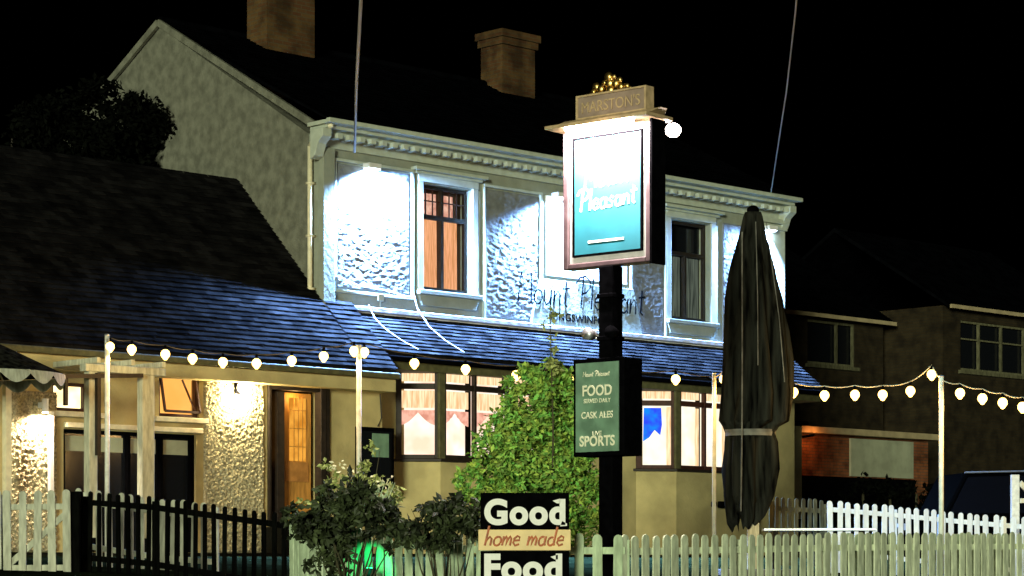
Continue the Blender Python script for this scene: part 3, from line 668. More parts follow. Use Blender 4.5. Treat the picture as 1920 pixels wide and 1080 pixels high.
for i in range(0, seg, 2):
    a = 2*math.pi*i/seg; k.tube([(-.4, 0, H_+.15), (-.4+rr*math.cos(a), rr*math.sin(a), zr+.065)], .014, 5)
k.build('ribs', M['cream'], pa)

# ---------------------------------------------------------------- festoon lights
posts = [(201, 628, 33.2, 5, .035), (673, 648, 33.6, 12, .036), (1339, 700, 34.5, 8, .03), (1765, 706, 32.5, 10, .034)]
lab = ['slim pale festoon pole in front of the dark folding doors', 'pale festoon pole in front of the notice board', 'cream festoon pole in front of the right bay window', 'cream festoon pole standing free at the right before the dark houses']
tops = []
for (x, y, Y, _, r), lb in zip(posts, lab):
    p = at(x, y, Y); gz = gh(p.x, p.y)-.02
    o = empty('festoon_pole', (p.x, p.y, gz), 0, lb, 'pole', 'poles carrying the festoon lights')
    b = MB(); b.tube([(0, 0, 0), (0, 0, p.z-gz)], r, 12); b.build('pole', M['cream'] if x > 1000 else M['postp'], o, smooth=True)
    b = MB(); b.tube([(0, -.02, p.z-gz-.12), (0, -.07, p.z-gz-.12), (0, -.07, p.z-gz-.06)], .008, 6); b.ball((0, 0, p.z-gz), (r*1.2, r*1.2, .02), 10, 6); b.build('hook', M['metal'], o)
    tops.append((x, y+12, Y))
BL = [[(206, 650), (247, 655), (310, 664), (361, 672), (418, 679), (481, 681), (547, 676), (607, 668), (664, 658)],
      [(683, 660), (777, 681), (873, 692), (968, 703), (1075, 711), (1170, 713), (1267, 711)],
      [(1357, 711), (1407, 723), (1488, 735), (1546, 741), (1603, 740), (1655, 740), (1707, 733), (1747, 702)],
      [(1800, 737), (1842, 747), (1880, 755), (1917, 763), (1960, 768)]]
ends = [((200, 640, 33.2), (673, 660, 33.6)), ((673, 660, 33.6), (1339, 706, 34.5)), ((1339, 706, 34.5), (1765, 712, 32.5)), ((1765, 712, 32.5), (2010, 770, 31.5))]
lbs = ['string of warm bulbs sagging along the left gutter', 'string of warm bulbs crossing in front of the bay windows and bush', 'string of warm bulbs across the closed parasol to the right pole', 'string of warm bulbs running off the right edge of the picture']
for pts, (e0, e1), lb in zip(BL, ends, lbs):
    A = at(*e0)
    root = empty('festoon_lights', A, 0, lb, 'string lights', 'festoon light strings')
    path = [Vector((0, 0, 0))]; bulbs = []
    for x, y in pts:
        t = (x-e0[0])/(e1[0]-e0[0]); Y = e0[2]+(e1[2]-e0[2])*t; p = at(x, y, Y)-A
        bulbs.append(p); path.append(p+Vector((0, 0, .13)))
    path.append(at(*e1)-A)
    fine = []
    for i in range(len(path)-1):
        for k in range(5):
            t = k/5; q = path[i].lerp(path[i+1], t); q.z -= .025*math.sin(math.pi*t); fine.append(q)
    fine.append(path[-1]); b = MB(); b.tube(fine, .008, 5); b.build('cable', M['dcable'] if pts[0][0] < 1000 else M['fascia'], root)
    for p in bulbs:
        b = MB(off=p); b.ball(p, (.066, .066, .068), 14, 9); b.ball(p+Vector((0, 0, -.052)), (.036, .036, .036), 8, 6); o = b.build('bulb', M['bulb'], root, smooth=True, loc=p)
        b = MB(); b.tube([(0, 0, .05), (0, 0, .125)], [.022, .018], 8); b.build('bulb_holder', M['black'], o)
        lamp('bulb_light', 'POINT', p+Vector((0, -.02, -.15)), 11, (1, .58, .20), root, shadow_soft_size=.05)

# ---------------------------------------------------------------- pub sign on its post
SP = at(1145, 1000, 25); sg = gh(SP.x, SP.y); RZS = rad(-40)
ps = empty('pub_sign', (SP.x, SP.y, sg), RZS, 'tall black post carrying a lit teal pub sign with gold crest', 'pub sign')
def zz(y): return EYE+(HOR-y)/F*25-sg
k = MB(); k.box((-.093, -.093, -.1), (.093, .093, zz(500))); k.build('post', M['black'], ps, bevel=.012)
for y in (560, 640):
    k = MB(); k.box((-.108, -.108, zz(y)), (.108, .108, zz(y)+.05)); k.build('collar', M['black'], ps, bevel=.01)
zb, zt = zz(500), zz(240); hw = .59
k = MB()   # outer frame
k.box((-hw, -.08, zb), (-hw+.07, .08, zt)); k.box((hw-.07, -.08, zb), (hw, .08, zt)); k.box((-hw+.07, -.08, zb), (hw-.07, .08, zb+.06)); k.box((-hw+.07, -.08, zt-.05), (hw-.07, .08, zt)); k.build('outer_frame', M['mauve'], ps, bevel=.012)
k = MB(); k.box((hw+.001, -.1, zb-.02), (hw+.03, .14, zt+.02)); k.build('side_board', M['black'], ps)
k = MB(); k.box((-hw+.07, -.04, zb+.06), (hw-.07, .04, zt-.05)); bd = k.build('mount_board', M['mount'], ps)
iw = .445; ib, it = zb+.15, zt-.09
k = MB(); k.box((-iw, -.056, ib), (iw, -.041, it)); tp = k.build('teal_panel', M['teal'], bd)
k = MB(); q = .022; 
k.box((-iw-q, -.07, ib-q), (-iw, -.042, it+q)); k.box((iw, -.07, ib-q), (iw+q, -.042, it+q)); k.box((-iw, -.07, ib-q), (iw, -.042, ib)); k.box((-iw, -.07, it), (iw, -.042, it+q)); k.build('inner_frame', M['black'], bd)
text('lettering', 'The', .24, M['wlet'], tp, (-.22, -.057, ib+.93), (rad(90), 0, 0), shear=.3)
script('lettering', 'Mount', .62, M['wlet'], tp, lambda x, y: Vector((-.31+x, -.058, ib+.70+y+x*.04)), .013, 1.0)
script('lettering', 'Pleasant', .80, M['wlet'], tp, lambda x, y: Vector((-.40+x, -.058, ib+.46+y+x*.04)), .014, 1.0)
k = MB(); k.box((-.26, -.06, ib+.115), (.22, -.0565, ib+.140)); k.build('underline', M['wlet'], tp)
# canopy over the board
k = MB(); k.box((-hw-.13, -.24, zt+.03), (hw+.06, .24, zt+.07)); k.prism([(-hw-.1, -.16, zt+.071), (-hw-.1, .16, zt+.071), (-hw+.02, .06, zt+.13), (-hw+.02, -.06, zt+.13)], (2*hw+.1, 0, 0)); k.build('canopy', M['goldp'], ps, bevel=.01)
pz0 = zt+.14; k = MB(); k.box((-.40, -.06, pz0), (.50, .06, pz0+.22)); np_ = k.build('name_board', M['plaque'], ps, bevel=.01)
k = MB(); k.box((-.42, -.07, pz0-.015), (.52, .07, pz0)); k.box((-.42, -.07, pz0+.22), (.52, .07, pz0+.24)); k.box((-.42, -.07, pz0), (-.395, .07, pz0+.22)); k.box((.495, -.07, pz0), (.52, .07, pz0+.22)); k.build('gilt_edge', M['goldp'], np_)
text('lettering', "MARSTON'S", .78, M['goldp'], np_, (.05, -.064, pz0+.045), (rad(90), 0, 0), height=.12)
k = MB()   # gilded crest: clustered bosses and scrolls
for x, z, r in ((-.02, .20, .055), (-.02, .12, .06), (-.12, .06, .05), (-.19, .10, .05), (-.22, .04, .035), (.08, .10, .05), (.13, .14, .035), (.15, .05, .045), (.22, .05, .035), (.0, .03, .06), (.05, .19, .03), (-.09, .14, .03), (.26, .02, .025), (-.27, .01, .03)):
    k.ball((x, R.uniform(-.02, .01), pz0+.235+z*.85), (r, r*.7, r), 8, 6)
k.build('crest', M['gold'], ps, smooth=True)
# lamps for the sign; crest and fence lights have no fixture
k = MB(); k.box((-.45, -.225, zt-.015), (.45, -.185, zt+.028)); k.build('strip_lamp', M['slamp'], ps)
lo = lamp('strip_light', 'AREA', (0, -.27, zt-.03), 360, (1, .86, .80), ps, rot=(0, .55, -1), shape='RECTANGLE', size=.95, size_y=.04)
k = MB(); k.tube([(hw-.1, .1, zt+.02), (hw-.06, .3, zt+.05), (hw-.06, .42, zt+.02)], .015, 8); k.build('lamp_arm', M['mauve'], ps)
k = MB(); k.ball((hw-.06, .40, zt-.03), (.085, .085, .075)); k.build('lamp_globe', M['slamp'], ps, smooth=True)
lamp('globe_light', 'POINT', (hw-.06, .40, zt-.16), 14, (1, .8, .65), ps, shadow_soft_size=.06)
lamp('crest_light', 'POINT', (.1, -.42, zt+.12), 1.0, (1, .78, .6), ps, shadow_soft_size=.05)
aim = Matrix.Rotation(-RZS, 4, 'Z') @ (at(1800, 965, 35.4)-Vector((SP.x+.72, SP.y+.0, sg+zt)))
lamp('fence_fill', 'SPOT', (hw-.02, .46, zt-.05), 4200, (.25, .62, 1), ps, rot=aim, spot_size=rad(24), spot_blend=.25, shadow_soft_size=.05)  # extra unseen spot added to turn the white fence bright blue
# pair of small spotlights on the post
for sx in (-1, 1):
    k = MB(); z = zz(628); k.tube([(sx*.09, -.05, z-.05), (sx*.14, -.12, z-.03)], .014, 6); k.ball((sx*.15, -.14, z), (.06, .06, .055), 12, 8); k.tube([(sx*.15, -.14, z), (sx*.16, -.22, z+.01)], [.06, .068], 12); k.build('spotlight', M['metal'] if sx < 0 else M['black'], ps, smooth=True)
# menu box
mz0, mz1 = zz(856), zz(674)
k = MB(); k.box((-.34, -.21, mz0), (.34, .11, mz1)); mb_ = k.build('menu_box', M['black'], ps, bevel=.008)
k = MB(); k.box((-.30, -.222, mz0+.045), (.275, -.211, mz1-.045)); k.build('menu_panel', M['green'], mb_)
hh = mz1-mz0
def mt(bd, yy, wd, h, m='letter', bold=0): text('lettering', bd, wd, M[m], mb_, (-.01, -.2225, mz1-(yy-674)/182*hh), (rad(90), 0, 0), height=h, bold=bold, ext=.003)
mt('FOOD', 744, .39, .115, bold=.02); mt('SERVED DAILY', 757, .36, .045); mt('CASK ALES', 786, .42, .072, bold=.012); mt('LIVE', 818, .12, .045); mt('SPORTS', 838, .47, .112, bold=.025)
script('lettering', 'Mount Pleasant', .36, M['letter'], mb_, lambda x, y: Vector((-.2+x, -.2225, mz1-.19+y)), .005)

# ---------------------------------------------------------------- good food sign
GP = at(984, 1000, 23.4); gg = gh(GP.x, GP.y); k25 = 23.4/F
gf = empty('food_sign', (GP.x, GP.y, gg), rad(0), 'black and orange roadside sign reading Good home made Food fixed before the fence', 'sign')
def gz(y): return EYE+(HOR-y)*k25-gg
k = MB(); k.box((-83*k25, -.02, gz(994)), (83*k25, .02, gz(924))); k.box((-83*k25, -.02, gz(1112)), (83*k25, .02, gz(1033))); pn = k.build('black_panel', M['black'], gf, bevel=.004)
k = MB(); k.box((-87*k25, -.03, gz(1032)), (86*k25, .03, gz(993))); op = k.build('cream_strip', M['orange'], gf, bevel=.004)
k = MB(); k.box((-84.5*k25, -.036, gz(1029.5)), (83.5*k25, -.031, gz(995.5))); 
text('lettering', 'Good', 152*k25, M['wlet'], pn, (0, -.023, gz(985)), (rad(90), 0, rad(0)), height=50*k25, bold=.045, ext=.004)
text('lettering', 'Food', 146*k25, M['wlet'], pn, (-3*k25, -.023, gz(1090)), (rad(90), 0, 0), height=52*k25, bold=.045, ext=.004)
k = MB()   # slab serifs on the heavy letters
for cx, y in ((64, 936), (60, 1041)):
    k.prism([((cx-12)*k25, -.027, gz(y+3)), ((cx+2)*k25, -.027, gz(y-1)), ((cx+2)*k25, -.027, gz(y+8)), ((cx-4)*k25, -.027, gz(y+8))], (0, .004, 0))
    k.prism([((cx+6)*k25, -.027, gz(y+41)), ((cx+15)*k25, -.027, gz(y+46)), ((cx+15)*k25, -.027, gz(y+50)), ((cx+2)*k25, -.027, gz(y+51))], (0, .004, 0))
k.build('serifs', M['wlet'], pn)
script('lettering', 'home made', 150*k25, M['brown'], op, lambda x, y: Vector((-76*k25+x, -.034, gz(1023)+y)), .0125, 1.05, slant=.25)
k = MB(); k.box((-.3, .022, -.05), (-.24, .07, gz(935))); k.box((.24, .022, -.05), (.3, .07, gz(935))); k.build('leg', M['blackframe'], gf)

# ---------------------------------------------------------------- fences
def picket(mb, p, d, w_, h, th=.02):
    d = Vector(d); n = Vector((-d.y, d.x, 0)); tl = R.uniform(-.02, .02); up = Vector((d.x*tl, d.y*tl, 1)).normalized()
    r = w_/2; pts = [(-r, 0), (r, 0), (r, h-r)]+[(r*math.cos(rad(a)), h-r+r*math.sin(rad(a))) for a in (30, 60, 90, 120, 150)]+[(-r, h-r)]
    mb.prism([p+d*a+up*z-n*th/2 for a, z in pts], n*th)
def fence(pts, pitch, pw, m, label, cat='fence', h=1.0, rails=(.17, .74), posts=True, post_m=None, name='picket_fence', post_every=1.9, postup=.0, gate=False, jit=.012, backrail=True):
    P_ = [at(*p) for p in pts]; base = P_[0].copy(); base.z = P_[0].z-h
    root = empty(name, base, 0, label, cat)
    rbs = [MB(off=base) for _ in rails]; pb = MB(off=base); k = 0; carry = 0; lastpost = 1e9
    for A, B in zip(P_, P_[1:]):
        dh = Vector((B.x-A.x, B.y-A.y, 0)); ln = dh.length; d = dh.normalized(); nrm = Vector((-d.y, d.x, 0))
        if nrm.y < 0: nrm = -nrm
        x = carry
        while x < ln:
            t = x/ln; top = A.lerp(B, t); p = top.copy(); p.z -= h; hh_ = h+R.uniform(-jit, jit)
            picket(pb, p, d, pw*R.uniform(.93, 1.05), hh_)
            x += pitch
        carry = x-ln
        for rb, rz in zip(rbs, rails):
            o_ = nrm*.032
            a = A.copy(); bb = B.copy(); a.z -= rz; bb.z -= rz
            rb.slab(a+o_, bb+o_, .035, .07)
        if posts:
            n = max(1, round(ln/post_every))
            for i in range(n+(B is P_[-1])):
                t = i/n; q = A.lerp(B, t)+nrm*.10; top = q.z-.06+postup; bz = min(gh(q.x, q.y)-.1, q.z-h)
                po_ = MB(off=(q.x, q.y, bz)); po_.box((q.x-.04, q.y-.04, bz), (q.x+.04, q.y+.04, top)); po_.build('post', post_m or m, root, bevel=.006, loc=Vector((q.x, q.y, bz))-base)
    pb.build('picket_panel', m, root); [rb.build('rail', m, root) for rb in rbs]
    return root
# front, facing the road
fence([(548, 968, 26.0), (640, 985, 24.9), (905, 1000, 24.0)], .125, .088, M['sage'], 'sage picket fence behind the dark shrubs left of the food sign', jit=.03)
fence([(905, 1001, 24.0), (1172, 1001, 23.85)], .197, .098, M['sage'], 'wide spaced sage picket fence section right of the food sign')
fence([(1172, 1003, 23.9), (1400, 1001, 25.3), (1560, 999, 26.5), (2000, 999, 30.0)], .158, .10, M['olive'], 'long pale olive picket fence running off to the right edge', postup=.0)
fence([(1590, 1000, 27.8), (1900, 1001, 30.2)], .17, .08, M['sage'], 'second pale picket fence close behind the long olive one', posts=False)
fence([(150, 921, 28.4), (280, 930, 27.7), (548, 966, 26.1)], .166, .062, M['darkf'], 'dark picket fence climbing in front of the folding doors', post_every=2.4, rails=(.13, .8))
fence([(148, 914, 30.2), (300, 936, 29.6), (395, 942, 29.2)], .165, .085, M['greyf'], 'pale round topped picket fence behind the dark one', h=1.05)
fence([(-60, 918, 28.2), (0, 918, 28.2)], .18, .09, M['greyf'], 'short pale fence section at the extreme left edge', posts=True)
gt = fence([(14, 919, 28.0), (128, 918, 28.0)], .178, .092, M['greyf'], 'pale picket gate with diagonal brace before the brightly lit wall', 'gate', name='picket_gate', rails=(.2, .93), posts=False)
A = at(14, 919, 28.0); b = MB(off=(A.x, A.y, A.z-1)); b.slab((A.x, 28.035, A.z-.9), (A.x+.72, 28.035, A.z-.25), .03, .07); b.build('brace', M['greyf'], gt)
gq = at(141, 918, 28.1)
b = MB(); bz = gh(gq.x, gq.y)-.1; b.box((-.06, -.05, 0), (.06, .05, gq.z-bz-.02)); r = b.build('gate_post', M['darkf'], bevel=.01); r.location = (gq.x, gq.y, bz); tag(r, 'dark square gate post between pale gate and dark fence', 'post')
# far fences to the right
fence([(1455, 932, 36.2), (1552, 938, 36.8)], .135, .07, M['darkolf'], 'unlit picket fence piece, coloured dark, behind the closed parasol', h=1.05)
fence([(1558, 938, 36.0), (1672, 948, 36.0), (1760, 957, 35.6), (1875, 967, 35.2), (1990, 975, 35)], .135, .082, M['whitef'], 'white picket fence washed in blue light beyond the patio', h=1.1, rails=(.14, .8), post_every=1.0)

# ---------------------------------------------------------------- closed parasol
cp = at(1412, 1000, 33.6); cg = gh(cp.x, cp.y)
cl = empty('closed_parasol', (cp.x, cp.y, cg), 0, 'tall closed dark parasol with tied canopy beside the right bay window', 'parasol')
def cz(y): return EYE+(HOR-y)*33.6/F-cg
px = 33.6/F
prof = [(398, 15, 0), (406, 18, 0), (440, 22, 0), (500, 34, 1), (560, 44, 3), (620, 52, 5), (680, 58, 6), (740, 60, 6), (790, 58, 4), (800, 46, -2), (812, 40, -6), (830, 44, -7), (880, 47, -9), (930, 42, -10), (965, 32, -12), (982, 20, -16)]
k = MB(); ns = 64; vs = []
for j, (y, r, dx) in enumerate(prof):
    for i in range(ns):
        a = 2*math.pi*i/ns; fold = 1+(.17 if j > 1 else .03)*math.sin(a*8+2.2*noise.noise((math.cos(a)*1.5, math.sin(a)*1.5, j*.25)))+(.3 if j > 2 else .05)*noise.noise((math.cos(a)*4, math.sin(a)*4, j*.3))
        rr = r*px*fold; drop = (.10*math.sin(a*5)+.06*math.sin(a*11)) if j >= len(prof)-2 else 0
        vs.append((dx*px+rr*math.cos(a), rr*math.sin(a)*.85, cz(y)+drop))
k.add(vs, [(j*ns+i, j*ns+(i+1) % ns, (j+1)*ns+(i+1) % ns, (j+1)*ns+i) for j in range(len(prof)-1) for i in range(ns)]+[tuple(range(ns))])
k.build('canopy', M['canvas'], cl, smooth=True)
k = MB(); ns = 40; vs = []
for j, (y, r) in enumerate(((806, 49), (812, 47), (818, 48))):
    for i in range(ns):
        a = 2*math.pi*i/ns; vs.append((-5*px+r*px*math.cos(a), r*px*.85*math.sin(a), cz(y)))
k.add(vs, [(j*ns+i, j*ns+(i+1) % ns, (j+1)*ns+(i+1) % ns, (j+1)*ns+i) for j in range(2) for i in range(ns)])
k.build('tie_strap', M['strap'], cl)
k = MB(); k.tube([(0, 0, .1), (0, 0, cz(400))], .05, 14); k.box((-.16*.5, -.06, .1), (.08, .06, cz(960))); k.build('pole', M['wood'], cl)
k = MB(); k.ball((0, 0, cz(394)), (.09, .09, .07), 14, 8); k.build('finial', M['black'], cl, smooth=True)
k = MB(); k.box((-.5, -.5, 0), (.5, .5, .1)); k.build('base', M['kerb'], cl, bevel=.02)
k = MB(); k.tube([(-24*px, -.27, cz(440)), (-26*px, -.44, cz(700)), (-26*px, -.40, cz(812)), (-28*px, -.40, cz(960))], .012, 6); k.tube([(2*px, -.22, cz(420)), (3*px, -.40, cz(560)), (3*px, -.45, cz(690))], .008, 6); k.tube([(22*px, -.18, cz(420)), (44*px, -.33, cz(600)), (54*px, -.33, cz(720))], .008, 6); k.build('cord', M['strap'], cl)
# picnic table under it
tb = at(1535, 990, 33.0); tg = gh(tb.x, tb.y)
pt = empty('picnic_table', (tb.x, tb.y, tg), rad(-4), 'dark picnic table with a blue lit edge in front of the white fence', 'picnic table'); tz = EYE+(HOR-991)*33/F-tg
k = MB(); 
for i in range(5): k.box((-.78, -.36+i*.15, tz-.035), (.78, -.23+i*.15, tz))
k.build('table_top', M['metal'], pt, bevel=.004)
for sy in (-.68, .56):
    k = MB(); k.box((-.78, sy, .42), (.78, sy+.14, .455)); k.build('bench', M['blackframe'], pt)
for sx in (-.6, .6):
    k = MB(); k.slab((sx, -.2, tz-.04), (sx, -.62, 0), .05, .09, depth_dir=(1, 0, 0)); k.slab((sx, .2, tz-.04), (sx, .62, 0), .05, .09, depth_dir=(1, 0, 0)); k.slab((sx+.05, -.68, .40), (sx+.05, .68, .40), .04, .09, depth_dir=(1, 0, 0))
    k.build('trestle', M['blackframe'], pt)

# ---------------------------------------------------------------- plants
def leaves(name, blobs, n, size, m, parent=None, off=(0, 0, 0), clumps=40, long=1.6, rnd=None):
    rn = rnd or R; vs = []; fs = []; off = Vector(off)
    tot = sum(b_[1][0]*b_[1][1]*b_[1][2] for b_ in blobs)
    for (cpt, r) in blobs:
        cpt = Vector(cpt); cnt = max(1, int(n*(r[0]*r[1]*r[2])/tot)); ncl = max(3, int(clumps*cnt/n)); cl_ = []
        for _ in range(ncl):
            while True:
                q = Vector((rn.uniform(-1, 1), rn.uniform(-1, 1), rn.uniform(-1, 1)))
                if .35 < q.length < 1: break
            cl_.append((Vector((q.x*r[0], q.y*r[1], q.z*r[2])), rn.uniform(.16, .34)))
        for _ in range(cnt):
            cc, cr = rn.choice(cl_)
            q = Vector((rn.gauss(0, 1), rn.gauss(0, 1), rn.gauss(0, 1))).normalized()*(rn.random()**.4)*cr*max(r)
            p = cpt+cc+q-off; a = Vector((rn.gauss(0, 1), rn.gauss(0, 1), rn.gauss(0, .8)-.2)).normalized()
            b_ = a.cross(Vector((rn.gauss(0, 1), rn.gauss(0, 1), rn.gauss(0, 1)))).normalized(); sz = size*rn.uniform(.6, 1.35)
            i = len(vs); nn = a.cross(b_)*sz*.18
            vs += [p, p+a*sz*.5*long+b_*sz*.42+nn, p+a*sz*long, p+a*sz*.5*long-b_*sz*.42+nn]; fs += [(i, i+1, i+2), (i, i+2, i+3)]
    me = bpy.data.meshes.new(name); me.from_pydata([tuple(v) for v in vs], [], fs); me.materials.append(m)
    o = bpy.data.objects.new(name, me); col.objects.link(o); o.parent = parent; return o
def branches(b, root, tips, r0=.03):
    for t in tips:
        t = Vector(t); root_ = Vector(root); mid = root_.lerp(t, .5)+Vector((R.uniform(-.1, .1), R.uniform(-.1, .1), R.uniform(0, .12)))
        b.tube([root_, mid, t], [r0, r0*.6, r0*.2], 6)
def shrub(name, label, cat, x, Y, blobs_px, n, size, m, mshoot=None, seed=1, clumps=40):
    rn = random.Random(seed); q = at(x, 1000, Y); g_ = gh(q.x, q.y); root = empty(name, (q.x, q.y, g_), 0, label, cat)
    bl = []
    for bx, by, rx, ry in blobs_px:
        p = at(bx, by, Y); bl.append(((p.x-q.x, rn.uniform(-.15, .15), p.z-g_), (rx*Y/F, rx*Y/F*.8, ry*Y/F)))
    leaves('foliage', bl, n, size, m, root, clumps=clumps, rnd=rn)
    b = MB(); branches(b, (0, 0, -.05), [Vector(p)+Vector((rn.uniform(-.1, .1), 0, rn.uniform(-.1, .2))) for p, r in bl[::2]], .014); b.build('stem', M['stem'], root)
    return root, q, g_
shrub('leafy_bush', 'large bright green leafy bush between the bay windows beside the sign post', 'bush', 1010, 28.5,
      [(1005, 770, 82, 78), (965, 725, 42, 38), (1045, 715, 55, 45), (1000, 850, 105, 85), (1060, 850, 54, 118), (940, 860, 65, 62), (1040, 950, 100, 80), (890, 905, 42, 45), (960, 960, 80, 70), (870, 940, 30, 35), (1020, 685, 25, 20)], 21000, .052, M['leaf'], seed=3, clumps=230)
# tall flowering shoot above the bush
q = at(1034, 1000, 28.0); g_ = gh(q.x, q.y); ro = empty('tall_plant', (q.x, q.y, g_), 0, 'tall thin flowering shoot rising above the green bush', 'plant')
zt_ = at(0, 590, 28).z-g_; b = MB(); b.tube([(0, 0, 0), (.02, 0, zt_*.6), (-.02, 0, zt_)], [.02, .012, .006], 6); b.build('stem', M['stem'], ro)
leaves('leaves', [((-.01, 0, zt_-.05), (.09, .09, .13)), ((.03, 0, zt_-.35), (.07, .07, .12)), ((.0, 0, zt_-.6), (.12, .1, .12))], 120, .045, M['leafo'], ro, clumps=12, rnd=random.Random(5))
rs = random.Random(77)
def ragged(x0, x1, ytop, ybot, n, rx=(9, 24), ex=()):
    out = []
    while len(out) < n:
        x = rs.uniform(x0, x1); y = rs.uniform(ytop(x), ybot); r_ = rs.uniform(*rx)
        if any(a < x < b_ and c_ < y < d_ for a, b_, c_, d_ in ex): continue
        out.append((x, y, r_, r_*rs.uniform(.5, 1.0)))
    return out
shrub('dark_shrub', 'dark broad leaved shrub spilling over the sage fence around the green light', 'shrub', 655, 23.6,
      ragged(560, 765, lambda x: 905+abs(x-655)*.55, 1000, 34, (14, 30))+ragged(575, 700, lambda x: 990, 1085, 18, (10, 24), ex=((655, 760, 1002, 1100),))+[(600, 1000, 40, 40), (680, 955, 60, 30)], 3600, .058, M['leafd'], seed=11, clumps=200)
shrub('dark_shrub', 'dark shrub hanging over the fence just left of the food sign', 'shrub', 830, 23.6,
      ragged(765, 898, lambda x: 930+abs(x-850)*.4, 1022, 24, (10, 24))+[(850, 965, 40, 28)], 1900, .058, M['leafd'], seed=12, clumps=120)
ro, q, g_ = shrub('flowering_shrub', 'thin pale flowering shrub in front of the festoon pole and notice board', 'shrub', 690, 25.6,
      [(690, 880, 28, 40), (715, 930, 40, 30), (655, 910, 40, 35), (620, 890, 22, 35), (700, 830, 14, 20), (600, 940, 35, 20)], 700, .045, M['leafo'], seed=13, clumps=40)
leaves('blossom', [((.05, -.1, at(0, 915, 25.6).z-g_), (.35, .15, .12)), ((-.3, -.1, at(0, 870, 25.6).z-g_), (.2, .15, .14))], 60, .035, M['petal'], ro, clumps=16, rnd=random.Random(6))
b = MB()
rn = random.Random(9)
for i in range(26):
    x0 = .1+rn.uniform(-.1, .18); b.tube([(x0, -.05, at(0, 985, 25.6).z-g_), (x0+rn.uniform(-.04, .06), -.08, at(0, 945, 25.6).z-g_), (x0+rn.uniform(-.16, .2), -.1, at(0, rn.uniform(900, 935), 25.6).z-g_)], [.008, .009, .003], 4)
b.build('grass_blades', M['sage'], ro)
# black tree put in to form the gable's ragged dark edge
to = W(-2.0, -6.6, 2.6); tr = empty('gable_shade_tree', to, 0, 'dark leafy tree added to blacken the gable edge behind the wing roof', 'tree')
b = MB(); b.tube([(0, 0, 0), (.05, 0, 3), (.1, .1, 6)], [.16, .12, .06], 8); branches(b, (.05, 0, 3.5), [(-.8, 0, 6), (.7, -.2, 5.8), (0, .3, 7), (-.6, .3, 5)], .07); b.build('trunk', M['bark'], tr)
def tl(x, y, v_):
    u_, z_ = fac(x, y, v_); q_ = W(u_, v_, z_)-to; return q_
bl = []
for x, y, r in ((210, 240, .95), (255, 300, .6), (190, 330, 1.0), (130, 280, 1.0), (300, 345, .42), (230, 200, .35), (345, 368, .28), (190, 185, .4), (160, 420, 1.1), (260, 400, .7), (395, 372, .2)):
    bl.append((tl(x, y, -5.0), (r, r, r*.9)))
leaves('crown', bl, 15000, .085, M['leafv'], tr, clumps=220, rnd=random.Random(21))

# green garden light behind the shrub
gl = at(692, 1060, 24.05); gq = gh(gl.x, gl.y)
go = empty('garden_light', (gl.x, gl.y, gq), 0, 'green garden spotlight glowing on the fence pickets under the dark shrub', 'light')
k = MB(); k.tube([(0, 0, -.1), (0, 0, gl.z-gq-.1)], .012, 6); k.build('spike', M['black'], go)
k = MB(); k.tube([(0, 0, gl.z-gq-.12), (0, .02, gl.z-gq-.04)], [.04, .05], 12); k.build('housing', M['black'], go)
k = MB(); k.tube([(0, .02, gl.z-gq-.038), (0, .022, gl.z-gq-.03)], .042, 12); k.build('lens', M['glens'], go)
lamp('light', 'SPOT', (0, -.25, gl.z-gq-.02), 60, (.03, 1, .3), go, rot=(0, 1, -.05), spot_size=rad(40), spot_blend=.5, shadow_soft_size=.03)

# ---------------------------------------------------------------- overhead cables
def cable(name, pts, r, m, label):
    A = at(*pts[0]); b = MB(off=A); P_ = [at(*p) for p in pts]; b.tube(P_, r, 5); o = b.build(name, M[m], loc=A, smooth=True); return tag(o, label, 'cable', 'overhead cables')
cable('overhead_cable', [(665, 285, 39.8), (669, 150, 34), (676, 20, 28), (682, -80, 24)], .022, 'cable', 'pale overhead cable dropping to the floodlight at the gable end')
cable('overhead_cable', [(1445, 366, 47.8), (1458, 280, 44), (1475, 170, 38), (1492, 20, 32), (1500, -80, 28)], .013, 'cable', 'thin overhead cable dropping to the right end of the cornice')

